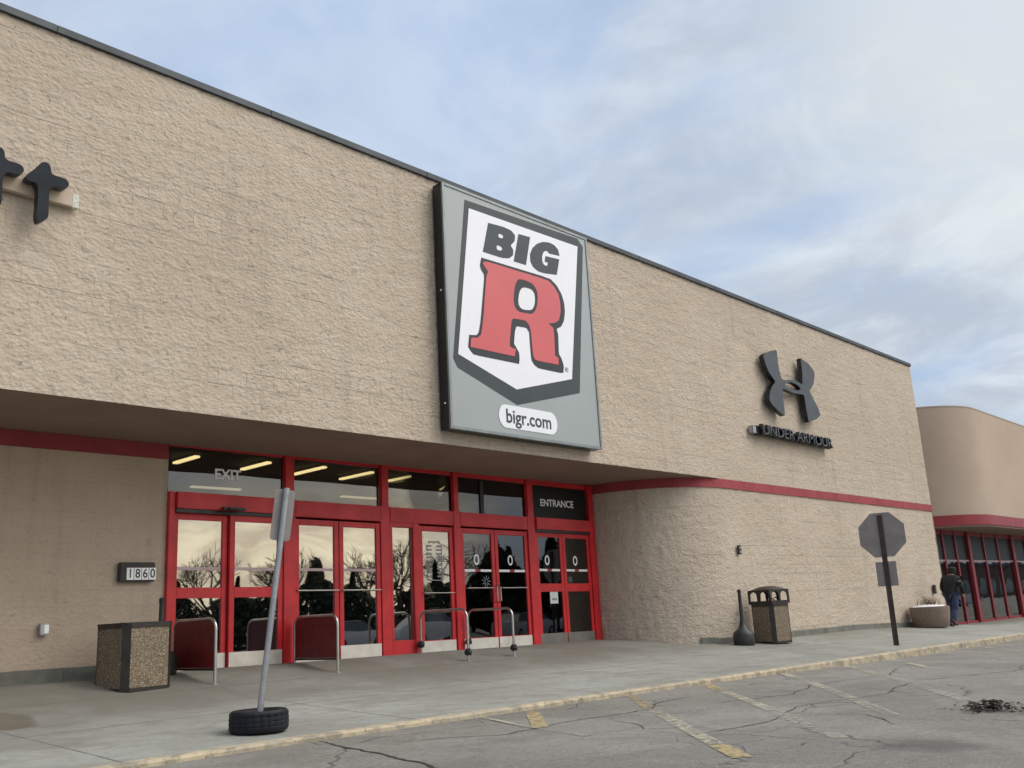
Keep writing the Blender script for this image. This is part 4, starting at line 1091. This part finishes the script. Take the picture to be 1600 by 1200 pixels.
# ================================================================== PLANTER
px_, py_ = 27.45, 10.08; pzg = g(px_, py_)
t = empty('planter', (px_, py_, pzg), 'round brown planter with snow and dried plants by the wall end', 'planter')
mb = MB(); mb.lathe([(.40, 0), (.46, .06), (.50, .30), (.52, .50), (.52, .56), (.47, .565), (.46, .50), (.1, .49)], (0, 0, 0), 28); mb.build('pot', M_PLANTER, t, smooth=True)
mb = MB(); vs = []
mb.lathe([(.455, .50), (.44, .56), (.33, .60), (.15, .62), (.02, .625)], (0, 0, 0), 20, jit=.08); mb.build('snow', M_SNOW, t, smooth=True)
mb = MB()
for i in range(70):
    a = random.uniform(0, 6.28); r = random.uniform(.0, .36); x, y = r*math.cos(a), r*math.sin(a)
    hh = random.uniform(.10, .24); lx, ly = random.uniform(-.1, .1), random.uniform(-.1, .1)
    mb.tube([(x, y, .56), (x+lx*.5, y+ly*.5, .56+hh*.6), (x+lx, y+ly, .56+hh)], [.007, .005, .002], 4)
    for k in range(3):
        q_ = Vector((x+lx, y+ly, .56+hh))+Vector([random.uniform(-.04, .04) for _ in range(3)])
        mb.add([q_, q_+Vector((.03, .01, .01)), q_+Vector((.01, .03, .02))], [(0, 1, 2)])
mb.build('dried_plants', M_DRY, t)

# ================================================================== PERSON
def skin_obj(name, pts, edges, m_, parent, sub=2):
    me = bpy.data.meshes.new(name); me.from_pydata([p[0] for p in pts], edges, [])
    o = bpy.data.objects.new(name, me); col.objects.link(o)
    md = o.modifiers.new('s', 'SKIN'); md.use_smooth_shade = True
    for i, p in enumerate(pts):
        r = p[1]; sv = me.skin_vertices[0].data[i]; sv.radius = r if isinstance(r, tuple) else (r, r); sv.use_root = (i == 0)
    o.modifiers.new('d', 'SUBSURF').levels = sub
    dg = bpy.context.evaluated_depsgraph_get(); m2 = bpy.data.meshes.new_from_object(o.evaluated_get(dg)); m2.name = name
    bpy.data.objects.remove(o); m2.materials.clear(); m2.materials.append(m_)
    return link(bpy.data.objects.new(name, m2), parent)
PX, PY = 28.9, 9.95; PZ = g(PX, PY)
t = empty('person', (PX, PY, PZ), 'person in a dark hooded coat and blue jeans walking away, stooped', 'person', None, R(-8))
M_COAT = mat('dark_coat_cloth', (.012, .013, .014), .9, var=.3, vscale=6, bump=.01, bscale=7)
M_JEAN = mat('blue_denim', (.035, .05, .11), .9, var=.35, vscale=9)
M_SKIN = mat('skin', (.42, .25, .18), .6)
M_SHOE = mat('dark_shoe', (.02, .018, .016), .6)
# walks along +X with the trunk bent forward
skin_obj('body', [((0, 0, .92), .13), ((.06, 0, 1.10), (.15, .12)), ((.13, 0, 1.30), (.16, .13)), ((.20, 0, 1.42), .07), ((.26, 0, 1.50), .075), ((.29, 0, 1.585), (.088, .078)), ((.30, 0, 1.66), .05),
                  ((.15, .20, 1.34), .06), ((.13, .27, 1.08), .045), ((.27, .26, .88), .034), ((.31, .25, .82), .028),
                  ((.15, -.20, 1.34), .06), ((.07, -.28, 1.08), .045), ((.17, -.28, .86), .034), ((.20, -.27, .80), .028),
                  ((.02, .10, .86), .085), ((.10, .11, .50), .062), ((-.02, .11, .12), .045),
                  ((-.02, -.10, .86), .085), ((-.06, -.11, .50), .062), ((-.28, -.11, .17), .045)],
         [(0, 1), (1, 2), (2, 3), (3, 4), (4, 5), (5, 6), (2, 7), (7, 8), (8, 9), (9, 10), (2, 11), (11, 12), (12, 13), (13, 14), (0, 15), (15, 16), (16, 17), (0, 18), (18, 19), (19, 20)], M_SKIN, t)
skin_obj('coat', [((-.03, 0, .66), (.20, .17)), ((.02, 0, .98), (.20, .17)), ((.07, 0, 1.14), (.205, .17)), ((.13, 0, 1.32), (.20, .165)), ((.19, 0, 1.43), .10),
                  ((.14, .22, 1.34), .085), ((.12, .30, 1.08), .072), ((.26, .28, .90), .055),
                  ((.14, -.22, 1.34), .085), ((.06, -.31, 1.08), .072), ((.16, -.30, .88), .055)],
         [(0, 1), (1, 2), (2, 3), (3, 4), (3, 5), (5, 6), (6, 7), (3, 8), (8, 9), (9, 10)], M_COAT, t)
skin_obj('hood', [((.19, 0, 1.43), .10), ((.24, 0, 1.51), .115), ((.275, 0, 1.60), .132), ((.26, 0, 1.67), .11)], [(0, 1), (1, 2), (2, 3)], M_COAT, t)
skin_obj('jeans', [((0, 0, .92), .15), ((.02, .10, .84), .11), ((.10, .115, .50), .082), ((-.02, .115, .10), .068), ((-.02, -.10, .84), .11), ((-.06, -.115, .50), .082), ((-.27, -.115, .17), .068)],
         [(0, 1), (1, 2), (2, 3), (0, 4), (4, 5), (5, 6)], M_JEAN, t)
for a, b, c in ((-.02, .115, .045), (-.27, -.115, .09)):
    skin_obj('shoe', [((a-.05, b, c+.02), .05), ((a+.05, b, c), .045), ((a+.17, b, c-.008 if a > -.1 else c-.04), .035)], [(0, 1), (1, 2)], M_SHOE, t)

# ================================================================== NEXT BUILDING
nb = empty('neighbour_building', (38, 12, -1.1), 'smooth tan stucco shop with rounded fascia over red framed glazing', 'building')
NO = (38, 12, -1.1)
def putn(o): o.location = tuple(-c for c in NO); return o
NX, NY, NR = 35.3, 12.7, 2.3
def npath(u):
    if u < NX:
        tt = max(0, 1-(NX-u)/(NR*math.pi/2))*math.pi/2
        ex = max(0, (NX-u)-NR*math.pi/2)
        return (NX-NR*math.cos(tt), NY-NR*math.sin(tt)+ex, -math.cos(tt), -math.sin(tt))
    return (u, NY-NR, 0, -1)
nus = frange(NX-NR*math.pi/2-7, NX-NR*math.pi/2, .5)+frange(NX-NR*math.pi/2, NX, .12)[1:]+frange(NX, 75, 1.2)[1:]
def strip(name, z0, z1, m_, off=0.0, inner=0.0):
    vs = []
    for u in nus:
        x, y, nx, ny = npath(u)
        vs += [(x-nx*inner, y-ny*inner, z0), (x+nx*off, y+ny*off, z0), (x+nx*off, y+ny*off, z1), (x-nx*inner, y-ny*inner, z1)]
    mb = MB(); mb.add(vs, [(i*4+j, i*4+j+1, (i+1)*4+j+1, (i+1)*4+j) for i in range(len(nus)-1) for j in range(3)]+[(i*4+3, i*4, (i+1)*4, (i+1)*4+3) for i in range(len(nus)-1)])
    return putn(mb.build(name, m_, nb, smooth=True))
strip('fascia', 2.50, 6.22, M_STUCCO, 0, .4)
strip('coping', 6.225, 6.265, mat('pale_coping', (.46, .38, .31), .7), .012, .42)
strip('red_fascia_band', 2.16, 2.497, M_BANDN, .02, .4)
vs = []
for z in (2.10, 2.165):
    for u in nus:
        x, y, nx, ny = npath(u); vs += [(x-nx*.02, y-ny*.02, z), (max(x, 33.3) if u < NX else x, 20.5, z)]
k_ = len(nus)
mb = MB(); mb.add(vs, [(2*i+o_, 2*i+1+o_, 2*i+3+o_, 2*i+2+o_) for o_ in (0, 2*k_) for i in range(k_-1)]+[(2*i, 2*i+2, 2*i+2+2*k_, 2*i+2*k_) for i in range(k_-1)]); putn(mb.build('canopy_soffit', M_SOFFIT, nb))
# glazing: a straight shopfront set back under the fascia, and a return at its left end
SY = 11.85
ms = [33.15, 34.35, 35.55, 36.85, 38.6, 40.2, 42.0, 43.8, 45.6, 47.4, 49.2, 51.0]
M_DRF = mat('dark_red_frame', (.25, .012, .02), .45, var=.15)
for i, x in enumerate(ms):
    wd = .13 if i in (3, 6, 9) else .06
    mb = MB(); mb.box(x-wd, x+wd, SY-(.10 if wd > .1 else .05), SY+.06, -1.2, 2.098); putn(mb.build('mullion', M_DRF, nb))
mb = MB(); mb.box(ms[0], ms[-1], SY-.03, SY+.04, 1.95, 2.096); putn(mb.build('head_rail', M_DRF, nb))
mb = MB(); mb.box(ms[0], ms[-1], SY-.03, SY+.04, -1.2, -1.02); putn(mb.build('base_rail', M_DRF, nb))
mb = MB(); mb.box(ms[0], ms[-1], SY-.035, SY+.03, 1.02, 1.08)
putn(mb.build('transom_bar', mat('pink_grey_bar', (.40, .25, .25), .45), nb))
mb = MB(); mb.box(33.15, 51.0, SY-.004, SY+.004, -1.02, 1.02); putn(mb.build('window', M_GLASSD, nb))
mb = MB(); mb.box(33.15, 51.0, SY-.004, SY+.004, 1.08, 1.95); putn(mb.build('clerestory_pane', mat('soffit_reflection_dark', (.018, .02, .02), .45, spec=.2), nb))  # upper panes: the soffit's dark reflection is painted in as opaque colour
mb = MB(); mb.box(51.1, 75, SY, SY+.2, -1.2, 2.04, M_STUCCO); mb.box(31, 75, SY+6, SY+6.1, -1.2, 2.04, M_INT); mb.box(31, 33.1, SY-.1, SY+.1, -1.2, 2.04, M_STUCCO)
putn(mb.build('wall', M_STUCCO, nb))
mb = MB(); mb.box(30.6, 75, SY+.1, SY+6, -1.3, -1.12); putn(mb.build('interior_floor', M_INTF, nb))

# ================================================================== ACROSS THE CAR PARK (seen mirrored in the glass)
def limbs(mb, p, d, r, ln, depth):
    q_ = p+d*ln; mid = p.lerp(q_, .5)+Vector([random.uniform(-.05, .05)*ln for _ in range(3)])
    mb.tube([p, mid, q_], [r, r*.85, r*.68], 5 if depth > 2 else 4, cap=False)
    if depth == 0: return
    for k in range(3 if depth > 1 else 4):
        nd_ = (d+Vector([random.uniform(-.75, .75) for _ in range(3)])+Vector((0, 0, .12))).normalized()
        limbs(mb, p.lerp(q_, random.uniform(.55, 1)), nd_, r*.58, ln*random.uniform(.6, .8), depth-1)
def bare_tree(x, y, h, label):
    t = empty('bare_tree', (x, y, -1.45), label, 'tree', 'trees across the car park')
    mb = MB(); mb.tube([(0, 0, 0), (.05, 0, h*.2), (0, .05, h*.34)], [h*.028, h*.022, h*.018], 8); mb.build('trunk', M_BARK, t)
    mb = MB()
    for k in range(5):
        d = Vector((random.uniform(-.8, .8), random.uniform(-.8, .8), 1)).normalized(); limbs(mb, Vector((0, 0, h*.30)), d, h*.012, h*.25, 4)
    mb.build('crown', M_BARK, t)
def evergreen(x, y, h, wd, label, nleaf=2600):
    t = empty('evergreen_tree', (x, y, -1.45), label, 'tree', 'trees across the car park')
    mb = MB(); mb.tube([(0, 0, 0), (0, 0, h*.5), (0, 0, h*.97)], [h*.03, h*.018, .02], 7); mb.build('trunk', M_BARK, t)
    mb = MB()
    for i in range(nleaf):
        f = random.random()**.8; z = h*(.08+.92*f); rr = wd*(1-f)**.8*(.35+.65*random.random()**.4)*(1+.2*math.sin(f*40)); a = random.uniform(0, 6.28)
        rr = rr*.3+wd*.75*math.sin(min(1, f*1.15+.12)*math.pi)**.6*random.random()**.5*(1+.25*nz3(a, z, x, .8)); c_ = Vector((rr*math.cos(a), rr*math.sin(a), z*(.93+.07*nz3(a*2, x, 0, 1.0)))); s_ = h*.026
        u_ = Vector([random.uniform(-1, 1) for _ in range(3)]).normalized(); v_ = u_.orthogonal().normalized()
        mb.add([c_-u_*s_*1.6, c_+v_*s_*.6, c_+u_*s_*1.6, c_-v_*s_*.6], [(0, 1, 2, 3)])
    mb.build('crown', M_PINE, t)
TR = [(31, 6.0, 'b'), (34, 4.5, 'e'), (36.5, 6.5, 'b'), (39.5, 5.4, 'e'), (42.5, 5.0, 'e'), (45, 7.0, 'b'), (48, 7.6, 'b'), (51.0, 5.6, 'e'), (54, 7.8, 'b'), (57.5, 8.6, 'e'), (60, 7.0, 'e'), (63, 8.2, 'e'), (28, 4.0, 'e'), (24, 4.6, 'b'), (67, 9, 'e')]
for i, (x, h, k) in enumerate(TR):
    yy_ = -30+random.uniform(-2, 2)
    lab = '%s behind the car park, number %d counted from the low left end' % ('leafless tree' if k == 'b' else 'dark evergreen', i+1)
    if k == 'b': bare_tree(x, yy_, h+1.0, lab)
    else: evergreen(x, yy_, h+.6, 2.4 if h < 7 else 2.8, lab)
# a low hedge line of shrubs beyond the road
mb = MB()
for i in range(7000):
    x = random.uniform(14, 80); hh = (1.6 if x < 31 else 3.9)*(.75+.25*math.sin(x*.9)+.12*math.sin(x*2.7)); c_ = Vector((x, -33+random.uniform(-.8, .8), -1.4+hh*random.random()**.8)); s_ = random.uniform(.15, .32)
    u_ = Vector([random.uniform(-1, 1) for _ in range(3)]).normalized(); v_ = u_.orthogonal().normalized()
    mb.add([c_-u_*s_, c_+v_*s_, c_+u_*s_, c_-v_*s_], [(0, 1, 2, 3)])
o = mb.build('hedge', M_PINE); kind(o, 'stuff'); o['label'] = 'mass of dark shrubs along the far edge of the car park'; o['category'] = 'hedge'
# parked cars
def car_proto(paint_c, loc, rz, label):
    t = empty('parked_car', loc, label, 'car', 'cars in the car park', rz)
    sec = [(-2.2, .35, .78), (-2.1, .25, .95), (-1.3, .22, 1.0), (-.95, .22, 1.0), (.9, .22, .98), (1.9, .25, .86), (2.25, .35, .70)]
    M_P = mat('car_paint', paint_c, .3, coat=.6)
    mb = MB(); vs = []
    for x, z0, z1 in sec:
        vs += [(x, -.86, z0), (x, -.90, (z0+z1)/2), (x, -.80, z1), (x, .80, z1), (x, .90, (z0+z1)/2), (x, .86, z0)]
    mb.add(vs, [(i*6+j, i*6+(j+1) % 6, (i+1)*6+(j+1) % 6, (i+1)*6+j) for i in range(len(sec)-1) for j in range(6)]+[tuple(range(6)), tuple(range(36, 42))]); mb.build('body', M_P, t, smooth=True)
    mb = MB(); cab = [(-1.5, .78, 1.0), (-1.0, .62, 1.42), (.25, .62, 1.45), (1.05, .78, .98)]
    vs = []
    for x, w_, z in cab: vs += [(x, -w_, z), (x, w_, z)]
    vs += [(-1.5, -.78, .98), (-1.5, .78, .98)]
    mb.add(vs, [(0, 1, 3, 2), (2, 3, 5, 4), (4, 5, 7, 6), (0, 2, 4, 6), (1, 7, 5, 3)]); mb.build('window', mat('car_glass', (.02, .025, .03), .08, spec=.8), t)
    mb = MB(); mb.box(-1.02, .27, -.61, .61, 1.44, 1.475); mb.build('roof', M_P, t, bevel=.01)
    for sx in (-1.35, 1.35):
        for sy in (-.82, .82):
            mb = MB(); mb.tube([(sx, sy-.1, .32), (sx, sy+.1, .32)], .32, 18); w_ = mb.build('wheel', M_RUBBER, t)
            mb = MB(); mb.tube([(sx, sy-.105, .32), (sx, sy+.105, .32)], .19, 12); mb.build('rim', M_GALV, w_)
    return t
def copy_tree(o, parent=None):
    c_ = o.copy(); col.objects.link(c_); c_.parent = parent
    for ch in [x for x in o.children]: copy_tree(ch, c_)
    return c_
proto = car_proto((.45, .46, .48), (30, -14, -1.1), 0, 'silver car parked nearest the exit door reflection')
CARS = [(36, -14.5, .1, 'second silver car in the front row of the car park'), (43, -14, 0, 'third silver car in the front row of the car park'), (50, -15, 0, 'fourth silver car in the front row of the car park'),
        (72, -7, .2, 'silver car parked left in the neighbour shop reflection'), (84, -8, .2, 'silver car parked in the middle of the neighbour shop reflection'), (97, -9, .15, 'silver car parked right in the neighbour shop reflection')]
for x, y, a, lab in CARS:
    c_ = copy_tree(proto); c_.location = (x, y, za(x)-.01); c_.rotation_euler.z = a; c_['label'] = lab
proto.location.z = za(30)-.01

# long low brown building far along the street, mirrored in the neighbour's glazing
t = empty('distant_building', (190, -48, -1.45), 'long low brown building far down the street behind the car park', 'building')
mb = MB(); mb.box(-70, 80, -8, 8, 0, 6.2); mb.build('wall', mat('brown_brick', (.16, .115, .09), .9, var=.2, vscale=.3), t)
mb = MB(); mb.box(-70.5, 80.5, -8.5, 8.5, 6.2, 6.7); mb.build('roof', M_COPING, t)
for k in range(14):
    mb = MB(); mb.box(-66+k*10.4, -60+k*10.4, 8.001, 8.05, .8, 3.4); mb.build('window', mat('car_glass', (.02, .025, .03), .08), t)
